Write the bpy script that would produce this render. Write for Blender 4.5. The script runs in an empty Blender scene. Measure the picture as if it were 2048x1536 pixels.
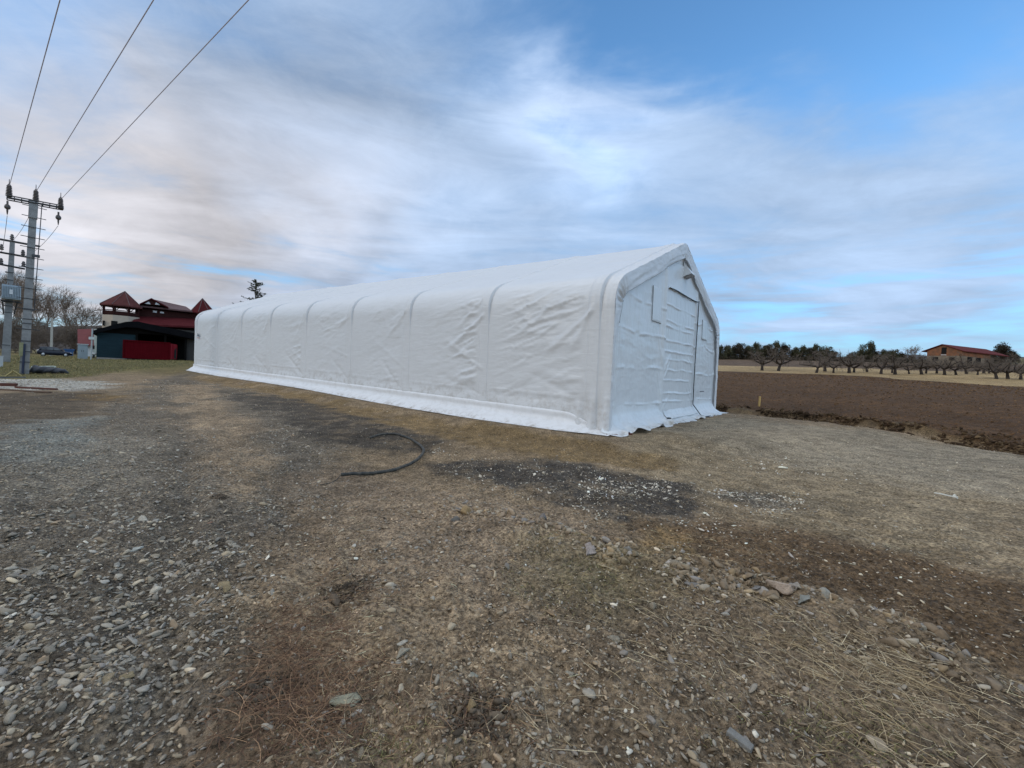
import bpy, math, random
import numpy as np
R = math.radians
random.seed(7); rng = np.random.default_rng(11)
S = bpy.context.scene
COL = S.collection

# ------------------------------------------------------------------ camera
FPX = 850.0; CAMZ = 1.7; PITCH = R(-1.2); ROLL = 0.045
cam_d = bpy.data.cameras.new('camera'); cam = bpy.data.objects.new('camera', cam_d); COL.objects.link(cam)
Fv = np.array([0, math.cos(PITCH), math.sin(PITCH)])
u0 = np.array([0, -math.sin(PITCH), math.cos(PITCH)]); r0 = np.array([1., 0, 0])
Rv = r0*math.cos(ROLL) + u0*math.sin(ROLL); Uv = u0*math.cos(ROLL) - r0*math.sin(ROLL)
C0 = np.array([0, 0, CAMZ])
from mathutils import Matrix, Vector
cam.matrix_world = Matrix(((Rv[0], Uv[0], -Fv[0], 0), (Rv[1], Uv[1], -Fv[1], 0), (Rv[2], Uv[2], -Fv[2], CAMZ), (0, 0, 0, 1)))
cam_d.sensor_width = 36; cam_d.lens = 36*FPX/2048; cam_d.clip_start = 0.05; cam_d.clip_end = 5000
S.camera = cam
S.render.resolution_x = 1024; S.render.resolution_y = 768

def ray(px, py):
    return Fv + (px-1024)/FPX*Rv - (py-768)/FPX*Uv
def pix(px, py, d): return C0 + d*ray(px, py)

# ------------------------------------------------------------------ world, sun, exposure
SUN_AZ = math.atan2(-0.45, -0.9)      # direction the light comes from (left and behind the camera)
SUN_EL = R(24)
sun_d = bpy.data.lights.new('sun', 'SUN'); sun = bpy.data.objects.new('sun', sun_d); COL.objects.link(sun)
sun_d.energy = 0.95; sun_d.angle = R(11); sun_d.color = (1.0, 0.95, 0.88)
sdir = Vector((math.cos(SUN_AZ)*math.cos(SUN_EL), math.sin(SUN_AZ)*math.cos(SUN_EL), math.sin(SUN_EL)))
sun.rotation_euler = sdir.to_track_quat('Z', 'Y').to_euler()
S.view_settings.view_transform = 'Standard'; S.view_settings.look = 'None'
S.view_settings.exposure = 0.0; S.view_settings.gamma = 1.0; S.view_settings.use_curve_mapping = False

world = bpy.data.worlds.new('World'); S.world = world; world.use_nodes = True
class NT:
    def __init__(s, tree): s.t = tree; s.n = tree.nodes; s.l = tree.links
    def node(s, typ, **kw):
        n = s.n.new(typ)
        for k, v in kw.items(): setattr(n, k, v)
        return n
    def put(s, sock, v):
        if v is None: return
        if hasattr(v, 'is_linked') or hasattr(v, 'links'): s.l.new(v, sock)
        else: sock.default_value = v
    def math(s, op, a, b=None, c=None, clamp=False):
        n = s.node('ShaderNodeMath', operation=op, use_clamp=clamp)
        s.put(n.inputs[0], a); s.put(n.inputs[1], b); s.put(n.inputs[2], c); return n.outputs[0]
    def vmath(s, op, a, b=None, out=0):
        n = s.node('ShaderNodeVectorMath', operation=op); s.put(n.inputs[0], a); s.put(n.inputs[1], b); return n.outputs[out]
    def scale(s, a, f):
        n = s.node('ShaderNodeVectorMath', operation='SCALE'); s.put(n.inputs[0], a); s.put(n.inputs['Scale'], f); return n.outputs[0]
    def mix(s, f, a, b, blend='MIX'):
        n = s.node('ShaderNodeMix', data_type='RGBA', blend_type=blend); s.put(n.inputs[0], f)
        for sock, v in ((n.inputs[6], a), (n.inputs[7], b)):
            s.put(sock, (*v, 1) if isinstance(v, tuple) and len(v) == 3 else v)
        return n.outputs[2]
    def noise(s, vec, scale, detail=4, rough=0.5, dist=0.0, col=False):
        n = s.node('ShaderNodeTexNoise'); s.put(n.inputs['Vector'], vec)
        n.inputs['Scale'].default_value = scale; n.inputs['Detail'].default_value = detail
        n.inputs['Roughness'].default_value = rough; n.inputs['Distortion'].default_value = dist
        return n.outputs[1] if col else n.outputs[0]
    def ramp(s, f, lo, hi, a=0.0, b=1.0):
        n = s.node('ShaderNodeMapRange', interpolation_type='SMOOTHSTEP'); s.put(n.inputs[0], f)
        n.inputs[1].default_value = lo; n.inputs[2].default_value = hi; n.inputs[3].default_value = a; n.inputs[4].default_value = b
        return n.outputs[0]

w = NT(world.node_tree); w.n.clear()
tc = w.node('ShaderNodeTexCoord').outputs['Generated']
sky = w.node('ShaderNodeTexSky', sky_type='NISHITA'); sky.sun_disc = False
sky.sun_elevation = SUN_EL; sky.sun_rotation = math.pi/2 - SUN_AZ; sky.air_density = 1.0; sky.dust_density = 0.3; sky.ozone_density = 2.0
wn = w.noise(w.vmath('MULTIPLY', tc, (1.6, 1.6, 4.5)), 1.3, 5, 0.55, 0.4, col=True)
tcw = w.vmath('NORMALIZE', w.vmath('ADD', tc, w.vmath('MULTIPLY', w.vmath('SUBTRACT', wn, (0.5, 0.5, 0.5)), (0.55, 0.55, 0.30))))
def lobe(px, py, width, amp):
    d = ray(px, py); d = d/np.linalg.norm(d)
    dt = w.vmath('DOT_PRODUCT', tcw, tuple(d), out=1)
    e = w.math('MULTIPLY', w.math('SUBTRACT', dt, 1.0), 1.0/(1-math.cos(R(width))))
    return w.math('MULTIPLY', w.math('EXPONENT', e), amp)
def lobes(lst, base):
    v = base
    for q in lst: v = w.math('ADD', v, lobe(*q))
    return v
sep = w.node('ShaderNodeSeparateXYZ'); w.l.new(tc, sep.inputs[0])
zc = w.math('MAXIMUM', sep.outputs[2], 0.0)
zz = w.math('ADD', zc, 0.10)
cmb = w.node('ShaderNodeCombineXYZ'); w.l.new(w.math('DIVIDE', sep.outputs[0], zz), cmb.inputs[0]); w.l.new(w.math('DIVIDE', sep.outputs[1], zz), cmb.inputs[1])
def mapped(rot, sx, sy, off=0):
    m = w.node('ShaderNodeMapping'); w.l.new(cmb.outputs[0], m.inputs[0])
    m.inputs['Rotation'].default_value = (0, 0, R(rot)); m.inputs['Scale'].default_value = (sx, sy, 1); m.inputs['Location'].default_value = (off, off*0.7, 0)
    return m.outputs[0]
SKYTUNE = True
n1 = w.noise(mapped(-35, 0.42, 0.85, 3.1), 1.0, 7, 0.58, 0.5)
n2 = w.noise(mapped(-20, 0.75, 1.6, 7.7), 1.0, 7, 0.60, 0.6)
n4 = w.noise(w.vmath('MULTIPLY', tc, (2.2, 2.2, 17.0)), 1.6, 5, 0.55, 0.3)
n5 = w.noise(w.vmath('MULTIPLY', tc, (1.0, 1.0, 2.4)), 6.5, 8, 0.66, 0.5)
lowz = w.math('MULTIPLY', w.ramp(zc, 0.0, 0.03), w.ramp(zc, 0.36, 0.16))
low = w.math('MULTIPLY', w.math('SUBTRACT', n4, 0.5), lowz)
n3 = w.noise(mapped(40, 0.25, 0.5, 1.3), 1.0, 3, 0.45, 0.3)
# cloud cover: thick to the left, open blue at the upper right, thin bands low on the right
cov = lobes([(1500, -60, 13, -0.50), (1250, -60, 10, -0.22), (1850, 120, 10, -0.30), (1180, 290, 4, -0.42), (1020, 40, 10, -0.15),
             (1180, 190, 8, 0.45), (1400, 300, 9, 0.30), (1700, 330, 11, 0.30), (500, 380, 26, 0.40), (300, 200, 20, 0.20), (1050, 480, 18, 0.30), (1600, 440, 12, 0.15),
             (1750, 560, 8, 0.10), (2020, 170, 5, 0.35), (700, 60, 14, 0.0), (350, -60, 14, -0.22), (100, 60, 8, -0.2)], 0.50)
cov = w.math('ADD', cov, w.math('MULTIPLY', w.math('SUBTRACT', n1, 0.5), 0.9))
cov = w.math('ADD', cov, w.math('MULTIPLY', w.math('SUBTRACT', n2, 0.5), 0.75))
cov = w.math('ADD', cov, w.math('MULTIPLY', low, 3.2))
cov = w.math('ADD', cov, w.math('MULTIPLY', w.math('SUBTRACT', n5, 0.5), 0.38))
mask = w.ramp(cov, 0.05, 1.0)
# cloud brightness: bright patches, darker grey undersides
bri = lobes([(1160, 180, 9, 0.36), (1180, 370, 6, 0.22), (1400, 300, 8, 0.08), (700, 400, 8, 0.20), (900, 480, 7, 0.14), (130, 440, 9, 0.20), (560, 440, 6, 0.08), (250, 560, 9, 0.06), (750, 530, 5, -0.12), (450, 540, 7, -0.12),
             (60, 250, 6, -0.14), (60, 90, 7, 0.14), (1700, 540, 6, 0.10), (500, 150, 14, -0.04), (700, 250, 9, -0.03), (300, 620, 8, -0.03), (2020, 170, 5, 0.15)], 0.57)
bri = w.math('ADD', bri, w.math('MULTIPLY', w.math('SUBTRACT', n2, 0.5), 0.55))
bri = w.math('ADD', bri, w.math('MULTIPLY', w.math('SUBTRACT', n3, 0.5), 0.30))
bri = w.math('ADD', bri, w.math('MULTIPLY', low, 0.35))
bri = w.math('ADD', bri, w.math('MULTIPLY', w.math('SUBTRACT', n5, 0.5), 0.24))
bri = w.math('MAXIMUM', bri, 0.2)
warm = w.math('MINIMUM', lobes([(50, 680, 12, 0.7), (100, 460, 11, 0.55), (680, 430, 15, 0.42), (350, 480, 12, 0.5), (60, 230, 18, 0.25), (1180, 200, 8, 0.25)], 0.0), 1.0)
ccol = w.mix(warm, (0.72, 0.97, 1.36), (0.99, 0.985, 1.06))
cloud = w.scale(ccol, bri)
# clear part: physical sky plus the pale turquoise air near the horizon
clear = w.mix(1.0, w.scale(sky.outputs[0], 0.10), (1.0, 1.0, 1.0), 'MULTIPLY')
SKYGAIN = w.node('ShaderNodeVectorMath', operation='MULTIPLY'); w.l.new(clear, SKYGAIN.inputs[0]); SKYGAIN.inputs[1].default_value = (1.55, 2.25, 2.6)
tq = w.ramp(zc, 0.0, 0.45, 1.0, 0.0)
clear = w.mix(w.math('MULTIPLY', tq, 0.8), SKYGAIN.outputs[0], (0.24, 0.47, 0.80))
clear = w.mix(w.ramp(zc, 0.0, 0.16, 0.7, 0.0), clear, (0.40, 0.73, 0.82))
tot = w.mix(mask, clear, cloud)
# sky behind the camera, made up: bright right lights gable, dim left darkens wall
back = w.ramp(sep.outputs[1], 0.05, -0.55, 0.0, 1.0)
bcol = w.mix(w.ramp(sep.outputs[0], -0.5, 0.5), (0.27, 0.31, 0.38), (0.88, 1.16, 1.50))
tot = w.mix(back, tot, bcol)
tot = w.mix(w.ramp(sep.outputs[2], 0.70, 0.92), tot, (1.30, 1.36, 1.48))  # unseen zenith glow, added to brighten the ground, roof and skirts
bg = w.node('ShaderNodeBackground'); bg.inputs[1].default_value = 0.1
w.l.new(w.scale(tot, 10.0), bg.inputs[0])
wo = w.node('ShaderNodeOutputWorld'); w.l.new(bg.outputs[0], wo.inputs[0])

# ------------------------------------------------------------------ mesh helpers
def mesh_obj(name, V, F, mat=None, parent=None, smooth=False, colors=None, mats=None, midx=None, kind=None, label=None, cat=None, group=None, extra=None):
    V = np.asarray(V, dtype=np.float64).reshape(-1, 3)
    me = bpy.data.meshes.new(name)
    if isinstance(F, np.ndarray):
        nf, k = F.shape
        me.vertices.add(len(V)); me.vertices.foreach_set('co', V.ravel())
        me.loops.add(nf*k); me.loops.foreach_set('vertex_index', F.ravel().astype(np.int32))
        me.polygons.add(nf); me.polygons.foreach_set('loop_start', (np.arange(nf)*k).astype(np.int32))
        me.polygons.foreach_set('loop_total', np.full(nf, k, dtype=np.int32))
        me.update(calc_edges=True)
    else:
        me.from_pydata([tuple(v) for v in V], [], [tuple(int(i) for i in f) for f in F]); me.update()
    if smooth: me.polygons.foreach_set('use_smooth', np.ones(len(me.polygons), dtype=bool))
    if colors is not None:
        ca = me.color_attributes.new('col', 'FLOAT_COLOR', 'POINT')
        c4 = np.ones((len(V), 4)); c4[:, :3] = colors; ca.data.foreach_set('color', c4.ravel())
    if extra is not None:
        for k2, arr in extra.items():
            a = me.attributes.new(k2, 'FLOAT', 'POINT'); a.data.foreach_set('value', np.asarray(arr, dtype=np.float32))
    if mats:
        for m in mats: me.materials.append(m)
        if midx is not None: me.polygons.foreach_set('material_index', np.asarray(midx, dtype=np.int32))
    elif mat: me.materials.append(mat)
    me.validate()
    o = bpy.data.objects.new(name, me); COL.objects.link(o)
    if parent: o.parent = parent
    tag(o, label, cat, group, kind)
    return o
def tag(o, label=None, cat=None, group=None, kind=None):
    if label: o['label'] = label
    if cat: o['category'] = cat
    if group: o['group'] = group
    if kind: o['kind'] = kind
    return o
def thing(name, label, cat, loc=(0, 0, 0), rz=0.0, group=None):
    o = bpy.data.objects.new(name, None); COL.objects.link(o); o.empty_display_size = 0.2
    o.location = tuple(float(v) for v in loc); o.rotation_euler = (0, 0, rz)
    return tag(o, label, cat, group)
def dup(root, loc, rz, label, scale=1.0, group=None):
    r = root.copy(); COL.objects.link(r); r.location = tuple(float(v) for v in loc); r.rotation_euler = (0, 0, rz); r.scale = (scale,)*3
    r['label'] = label
    if group: r['group'] = group
    for ch in list(root.children):
        c = ch.copy(); COL.objects.link(c); c.parent = r
        for g in ch.children:
            d = g.copy(); COL.objects.link(d); d.parent = c
    return r
class M:
    def __init__(s): s.V = []; s.F = []; s.n = 0
    def add(s, V, F):
        V = np.asarray(V, dtype=float).reshape(-1, 3); s.V.append(V); s.F += [tuple(int(i)+s.n for i in f) for f in F]; s.n += len(V); return s
    def box(s, x0, x1, y0, y1, z0, z1):
        V = [(x, y, z) for z in (z0, z1) for x, y in ((x0, y0), (x1, y0), (x1, y1), (x0, y1))]
        return s.add(V, [(0, 3, 2, 1), (4, 5, 6, 7), (0, 1, 5, 4), (1, 2, 6, 5), (2, 3, 7, 6), (3, 0, 4, 7)])
    def prism(s, poly, y0, y1):
        n = len(poly); V = [(x, y0, z) for x, z in poly] + [(x, y1, z) for x, z in poly]
        F = [tuple(range(n)), tuple(range(2*n-1, n-1, -1))] + [(i, i+n, (i+1) % n+n, (i+1) % n) for i in range(n)]
        return s.add(V, F)
    def tube(s, P, rad, n=8, caps=True):
        P = np.asarray(P, dtype=float); m = len(P)
        rad = np.broadcast_to(np.asarray(rad, dtype=float), (m,))
        T = np.gradient(P, axis=0); T /= np.linalg.norm(T, axis=1)[:, None]+1e-12
        ref = np.array([0, 0, 1.]) if abs(T[0][2]) < 0.9 else np.array([1., 0, 0])
        A = np.cross(T, ref); A /= np.linalg.norm(A, axis=1)[:, None]+1e-12; B = np.cross(T, A)
        th = np.arange(n)/n*2*math.pi
        V = P[:, None, :] + rad[:, None, None]*(np.cos(th)[None, :, None]*A[:, None, :] + np.sin(th)[None, :, None]*B[:, None, :])
        F = [(i*n+j, i*n+(j+1) % n, (i+1)*n+(j+1) % n, (i+1)*n+j) for i in range(m-1) for j in range(n)]
        if caps: F += [tuple(range(n-1, -1, -1)), tuple((m-1)*n+j for j in range(n))]
        return s.add(V, F)
    def bar(s, p, q, r, n=6): return s.tube([p, q], r, n)
    def lathe(s, base, prof, n=12):
        th = np.arange(n)/n*2*math.pi; base = np.asarray(base, dtype=float)
        V = [base+np.array([r*math.cos(t), r*math.sin(t), z]) for r, z in prof for t in th]; m = len(prof)
        F = [(i*n+j, i*n+(j+1) % n, (i+1)*n+(j+1) % n, (i+1)*n+j) for i in range(m-1) for j in range(n)]
        F += [tuple(range(n-1, -1, -1)), tuple((m-1)*n+j for j in range(n))]
        return s.add(V, F)
    def obj(s, name, mat, parent=None, smooth=False, off=None, **kw):
        V = np.concatenate(s.V)
        if off is not None: V = V-np.asarray(off, dtype=float)
        return mesh_obj(name, V, s.F, mat, parent, smooth, **kw)
def grid_faces(nu, nv):
    i = np.arange(nu-1)[:, None]*nv + np.arange(nv-1)[None, :]
    return np.stack([i, i+nv, i+nv+1, i+1], -1).reshape(-1, 4)

# noise in numpy
def _h(ix, iy, seed):
    n = (ix.astype(np.int64)*374761393 + iy.astype(np.int64)*668265263 + seed*1274126177) & 0x7fffffff
    n = ((n ^ (n >> 13))*1274126177) & 0x7fffffff
    return ((n ^ (n >> 16)) & 0xffff)/65535.0
def vn(x, y, seed=0):
    ix = np.floor(x); iy = np.floor(y); fx = x-ix; fy = y-iy
    fx = fx*fx*fx*(fx*(fx*6-15)+10); fy = fy*fy*fy*(fy*(fy*6-15)+10)
    a = _h(ix, iy, seed); b = _h(ix+1, iy, seed); c = _h(ix, iy+1, seed); d = _h(ix+1, iy+1, seed)
    return (a*(1-fx)+b*fx)*(1-fy)+(c*(1-fx)+d*fx)*fy
def fbm(x, y, seed=0, o=4, g=0.5):
    v = 0; a = 1; t = 0; ca, sa = 0.8, 0.6
    for k in range(o):
        v = v+a*(vn(x, y, seed+k*17)-0.5); t += a; a *= g; x, y = (x*ca-y*sa)*2.03+5.2, (x*sa+y*ca)*2.03+1.7
    return v/t*2
def sst(a, b, x):
    t = np.clip((x-a)/(b-a), 0, 1); return t*t*(3-2*t)

# ------------------------------------------------------------------ materials
MATS = {}
def mat(name, col, rough=0.7, var=0.15, scale=6.0, bump=0.0, bscale=None, metal=0.0, spec=0.3, col2=None, attr=False, stretch=None):
    if name in MATS: return MATS[name]
    m = bpy.data.materials.new(name); m.use_nodes = True; t = NT(m.node_tree); t.n.clear()
    b = t.node('ShaderNodeBsdfPrincipled'); o = t.node('ShaderNodeOutputMaterial'); t.l.new(b.outputs[0], o.inputs[0])
    tcn = t.node('ShaderNodeTexCoord').outputs['Object']
    if stretch: tcn = t.vmath('MULTIPLY', tcn, stretch)
    nz = t.noise(tcn, scale, 5, 0.6)
    if attr:
        a = t.node('ShaderNodeAttribute', attribute_name='col').outputs[0]
        c = t.mix(1.0, a, t.mix(nz, (1-var*1.6,)*3, (1+var*1.6,)*3), 'MULTIPLY')
    elif col2: c = t.mix(t.ramp(nz, 0.35, 0.65), tuple(col), tuple(col2))
    else: c = t.mix(nz, tuple(v*(1-var*1.6) for v in col), tuple(v*(1+var*1.6) for v in col))
    t.l.new(c, b.inputs['Base Color']); b.inputs['Roughness'].default_value = rough; b.inputs['Metallic'].default_value = metal
    b.inputs['Specular IOR Level'].default_value = spec
    if bump:
        bn = t.node('ShaderNodeBump'); bn.inputs['Strength'].default_value = 1.0; bn.inputs['Distance'].default_value = bump
        t.l.new(t.noise(tcn, bscale or scale*2, 5, 0.6), bn.inputs['Height']); t.l.new(bn.outputs[0], b.inputs['Normal'])
    MATS[name] = m; return m

# ------------------------------------------------------------------ terrain
dN, dR, dL = 12.0, 21.4, 32.8
Pn = pix(1217, 869, dN); Pr = pix(1431, 825, dR); Pl = pix(389, 741, dL)
EA = Pr-Pn; TW = np.linalg.norm(EA); EA = EA/TW
EB = Pl-Pn; TL = np.linalg.norm(EB); EB = EB/TL
eaxy = EA[:2]; ebxy = EB[:2]; INV = np.linalg.inv(np.array([[eaxy[0], ebxy[0]], [eaxy[1], ebxy[1]]]))
def ab(x, y):
    dx = x-Pn[0]; dy = y-Pn[1]
    return INV[0, 0]*dx+INV[0, 1]*dy, INV[1, 0]*dx+INV[1, 1]*dy
PADH = 0.16
ctl = [(x, y, 0.0) for x, y in ((-6, -6), (6, -6), (0, 0), (-3, 3), (3, 3), (0, 5), (-6, 5), (7, 5), (-30, -30), (30, -30), (-12, 0), (13, 0))]
ctl += [(-200, -200, 2), (200, -200, 2), (0, -300, 3)]
for P in (Pn, Pr, Pl, (Pn+Pl)/2, (Pn+Pr)/2, Pr+Pl-Pn): ctl.append((P[0], P[1], P[2]-PADH))
for px, py, d in [(620, 1000, 6.2), (1400, 1020, 6.3), (45, 748, 26), (12, 724, 33), (200, 718, 46), (370, 724, 42), (110, 713, 52), (0, 708, 60), (230, 775, 19.5), (60, 860, 9.8), (20, 790, 16),
                  (1450, 829, 22.5), (1750, 858, 16.5), (2040, 905, 12.6), (1435, 748, 62), (1700, 755, 58), (2048, 775, 50), (1525, 742, 75), (1850, 750, 66), (2040, 762, 57), (1700, 780, 38), (1450, 784, 38), (2040, 812, 26),
                  (1440, 733, 95), (1850, 738, 90), (1440, 719, 170), (1700, 724, 165), (1930, 730, 108), (2100, 733, 150), (1440, 717, 420), (1800, 719, 420), (2200, 715, 420),
                  (100, 705, 110), (-150, 700, 110), (300, 712, 100), (100, 700, 220), (400, 712, 220), (700, 720, 200), (1100, 725, 250), (700, 728, 80), (1100, 740, 80), (1000, 725, 500)]:
    P = pix(px, py, d); ctl.append(tuple(P))
ctl = np.array(ctl)
def kern(r2): return np.sqrt(r2+4.0)
A_ = kern(((ctl[:, None, :2]-ctl[None, :, :2])**2).sum(-1))
A_ = A_ + np.eye(len(ctl))*(-0.3)
nC = len(ctl); Q = np.c_[np.ones(nC), ctl[:, :2]]
big = np.block([[A_, Q], [Q.T, np.zeros((3, 3))]])
W_ = np.linalg.solve(big, np.r_[ctl[:, 2], 0, 0, 0])
edge_px = [(1432, 822, 23.0), (1560, 838, 19.7), (1700, 856, 17.0), (1850, 878, 14.8), (2048, 906, 12.6)]
E_ = np.array([pix(*e)[:2] for e in edge_px]); ecf = np.polyfit(E_[:, 1], E_[:, 0], 2)
def field_side(x, y):       # > 0 on the ploughed side of the bank
    yy = np.clip(y, 8, 26); xe = np.polyval(ecf, yy) + (y-yy)*np.where(y > 26, 0.05, -0.6)
    return x-xe
def terrain(x, y):
    x = np.asarray(x, dtype=float); y = np.asarray(y, dtype=float); sh = x.shape; X = x.ravel(); Y = y.ravel()
    z = np.empty_like(X)
    for i in range(0, len(X), 100000):
        a = X[i:i+100000]; b = Y[i:i+100000]
        z[i:i+100000] = kern((a[:, None]-ctl[None, :, 0])**2+(b[:, None]-ctl[None, :, 1])**2) @ W_[:nC] + W_[nC]+W_[nC+1]*a+W_[nC+2]*b
    aa, bb = ab(X, Y)
    wob = 0.25*fbm(X*0.7, Y*0.7, 5, 3)
    pad = sst(-1.75, -0.95, aa+wob)*sst(-3.0, -1.2, bb+wob+np.clip(aa, 0, 12)*0.6)*sst(TL+4, TL+1, bb)
    z = z+PADH*pad
    fs = field_side(X, Y); wob2 = 0.35*fbm(X*0.9, Y*0.9, 9, 3)
    z = z+0.16*sst(-0.15, 0.25, fs+wob2)*sst(2.8, 0.6, fs+wob2)*sst(30, 22, Y) - 0.10*sst(-0.9, -0.1, fs+wob2)*sst(0.2, -0.1, fs+wob2)*sst(30, 22, Y)
    return z.reshape(sh)
_ds = np.exp(np.linspace(math.log(0.8), math.log(900), 1500))
def ground_at(px, py):
    r = ray(px, py); P = C0[None]+_ds[:, None]*r[None]
    f = P[:, 2]-terrain(P[:, 0], P[:, 1])
    k = np.argmax(f < 0)
    if k == 0 or f[k] >= 0: return P[-1]
    t = f[k-1]/(f[k-1]-f[k]); Q2 = P[k-1]*(1-t)+P[k]*t
    Q2[2] = float(terrain(Q2[0], Q2[1])); return Q2
def tz(x, y): return float(terrain(np.array([x]), np.array([y]))[0])

# zones of the ground, outlined on the ground itself
def poly_sd(x, y, poly):
    d = np.full(x.shape, 1e18); ins = np.zeros(x.shape, dtype=bool); n = len(poly)
    for i in range(n):
        ax, ay = poly[i]; bx, by = poly[(i+1) % n]; ex, ey = bx-ax, by-ay
        t = np.clip(((x-ax)*ex+(y-ay)*ey)/(ex*ex+ey*ey+1e-9), 0, 1)
        d = np.minimum(d, (x-ax-t*ex)**2+(y-ay-t*ey)**2)
        c = ((ay > y) != (by > y)) & (x < (bx-ax)*(y-ay)/(by-ay+1e-12)+ax); ins ^= c
    return np.where(ins, -1, 1)*np.sqrt(d)
# name: pixel outline, colour, gravel amount, edge softness, strength
ZON = [
 ('tan',    [(1235, 868), (1440, 835), (2100, 915), (2100, 1130), (1800, 1130), (1450, 1020), (1250, 930)], (.195, .165, .120), .25, .8, 1),
 ('grey',   [(1300, 862), (1440, 836), (2100, 916), (2100, 1010), (1750, 960), (1450, 900)], (.205, .185, .15), .15, .7, .9),
 ('road',   [(-200, 830), (120, 850), (260, 800), (300, 760), (385, 742), (395, 760), (560, 800), (640, 850), (690, 930), (640, 1010), (520, 1120), (420, 1220), (560, 1400), (480, 1600), (-300, 1600)], (.125, .112, .095), .95, .5, 1),
 ('rut',    [(330, 770), (420, 770), (480, 830), (520, 900), (520, 1000), (430, 980), (400, 880), (330, 800)], (.235, .190, .140), .45, .5, .85),
 ('rut2',   [(-100, 880), (60, 900), (250, 850), (330, 900), (200, 1000), (-100, 1010)], (.175, .165, .145), 1.0, .6, .7),
 ('bluegr', [(60, 842), (190, 832), (160, 880), (90, 930), (20, 900)], (.165, .195, .205), 1.0, .5, .7),
 ('darkL',  [(-200, 786), (100, 786), (235, 786), (225, 800), (130, 838), (20, 848), (-200, 870)], (.080, .066, .050), .3, .4, 1),
 ('white',  [(-200, 757), (80, 755), (190, 762), (215, 775), (170, 784), (60, 779), (-200, 772)], (.32, .33, .33), .9, .35, 1),
 ('grass',  [(-300, 712), (150, 713), (383, 721), (386, 731), (250, 741), (200, 749), (120, 757), (-300, 757)], (.085, .082, .036), .0, .6, 1),
 ('rustp',  [(150, 791), (235, 787), (245, 796), (170, 803)], (.150, .105, .050), .1, .2, .8),
 ('under',  [(380, 748), (1212, 884), (1320, 905), (1330, 935), (1100, 925), (800, 850), (560, 795), (400, 760)], (.150, .112, .062), .35, .25, .9),
 ('black1', [(440, 783), (600, 798), (790, 850), (905, 880), (860, 905), (700, 900), (620, 880), (560, 830)], (.052, .048, .044), .35, .35, .95),
 ('black2', [(850, 928), (960, 918), (1100, 920), (1290, 950), (1400, 975), (1400, 1020), (1345, 1062), (1220, 1048), (1100, 1010), (960, 968)], (.050, .047, .045), .55, .22, .95),
 ('black3', [(1410, 985), (1530, 975), (1610, 1010), (1640, 1030), (1520, 1025)], (.085, .080, .075), .9, .25, .8),
 ('brown',  [(560, 960), (680, 940), (900, 980), (1150, 1040), (1250, 1090), (1100, 1250), (700, 1250), (520, 1100), (600, 1020)], (.185, .150, .115), .5, .5, .85),
 ('clay',   [(1240, 1060), (1400, 1040), (1600, 1060), (1800, 1110), (2100, 1190), (2200, 1380), (1950, 1330), (1650, 1190), (1450, 1140), (1290, 1110)], (.105, .075, .048), .35, .35, .95),
 ('yclay',  [(1255, 1075), (1330, 1060), (1390, 1100), (1330, 1130)], (.20, .150, .085), .2, .15, .7),
 ('near',   [(560, 1240), (1100, 1250), (1300, 1140), (1650, 1210), (1960, 1340), (2300, 1600), (400, 1600), (520, 1400)], (.165, .134, .100), .45, .3, .85),
 ('redtw',  [(480, 1300), (600, 1230), (720, 1290), (640, 1420), (600, 1600), (380, 1600), (470, 1420)], (.110, .075, .050), .2, .4, .5),
 ('moss',   [(1060, 1090), (1260, 1100), (1330, 1180), (1200, 1230), (1050, 1180)], (.130, .125, .070), .3, .4, .35),
 ('pale',   [(830, 1180), (1100, 1260), (1150, 1400), (950, 1360), (800, 1260)], (.235, .190, .138), .25, .35, .7),
]
for k, zt in enumerate(ZON):
    ZON[k] = (zt[0], [tuple(ground_at(*p)[:2]) for p in zt[1]])+zt[2:]
Zp = {zt[0]: zt for zt in ZON}
def rowdist(y_px_line):  # helper for the far strips: a line on the ground
    return np.array([ground_at(*p)[:2] for p in y_px_line])
Lgr1 = rowdist([(1435, 742), (1700, 756), (2047, 773)])   # near edge of the dry grass
Lgr2 = rowdist([(1435, 731), (1700, 739), (2047, 745)])   # far edge of the dry grass
def beyond(x, y, L):
    # signed distance past a poly line (through first and last point) away from the camera
    a, b = L[0], L[-1]; n = np.array([-(b-a)[1], (b-a)[0]]); n = n/np.linalg.norm(n)
    if n[1] < 0: n = -n
    return (x-a[0])*n[0]+(y-a[1])*n[1]
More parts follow.
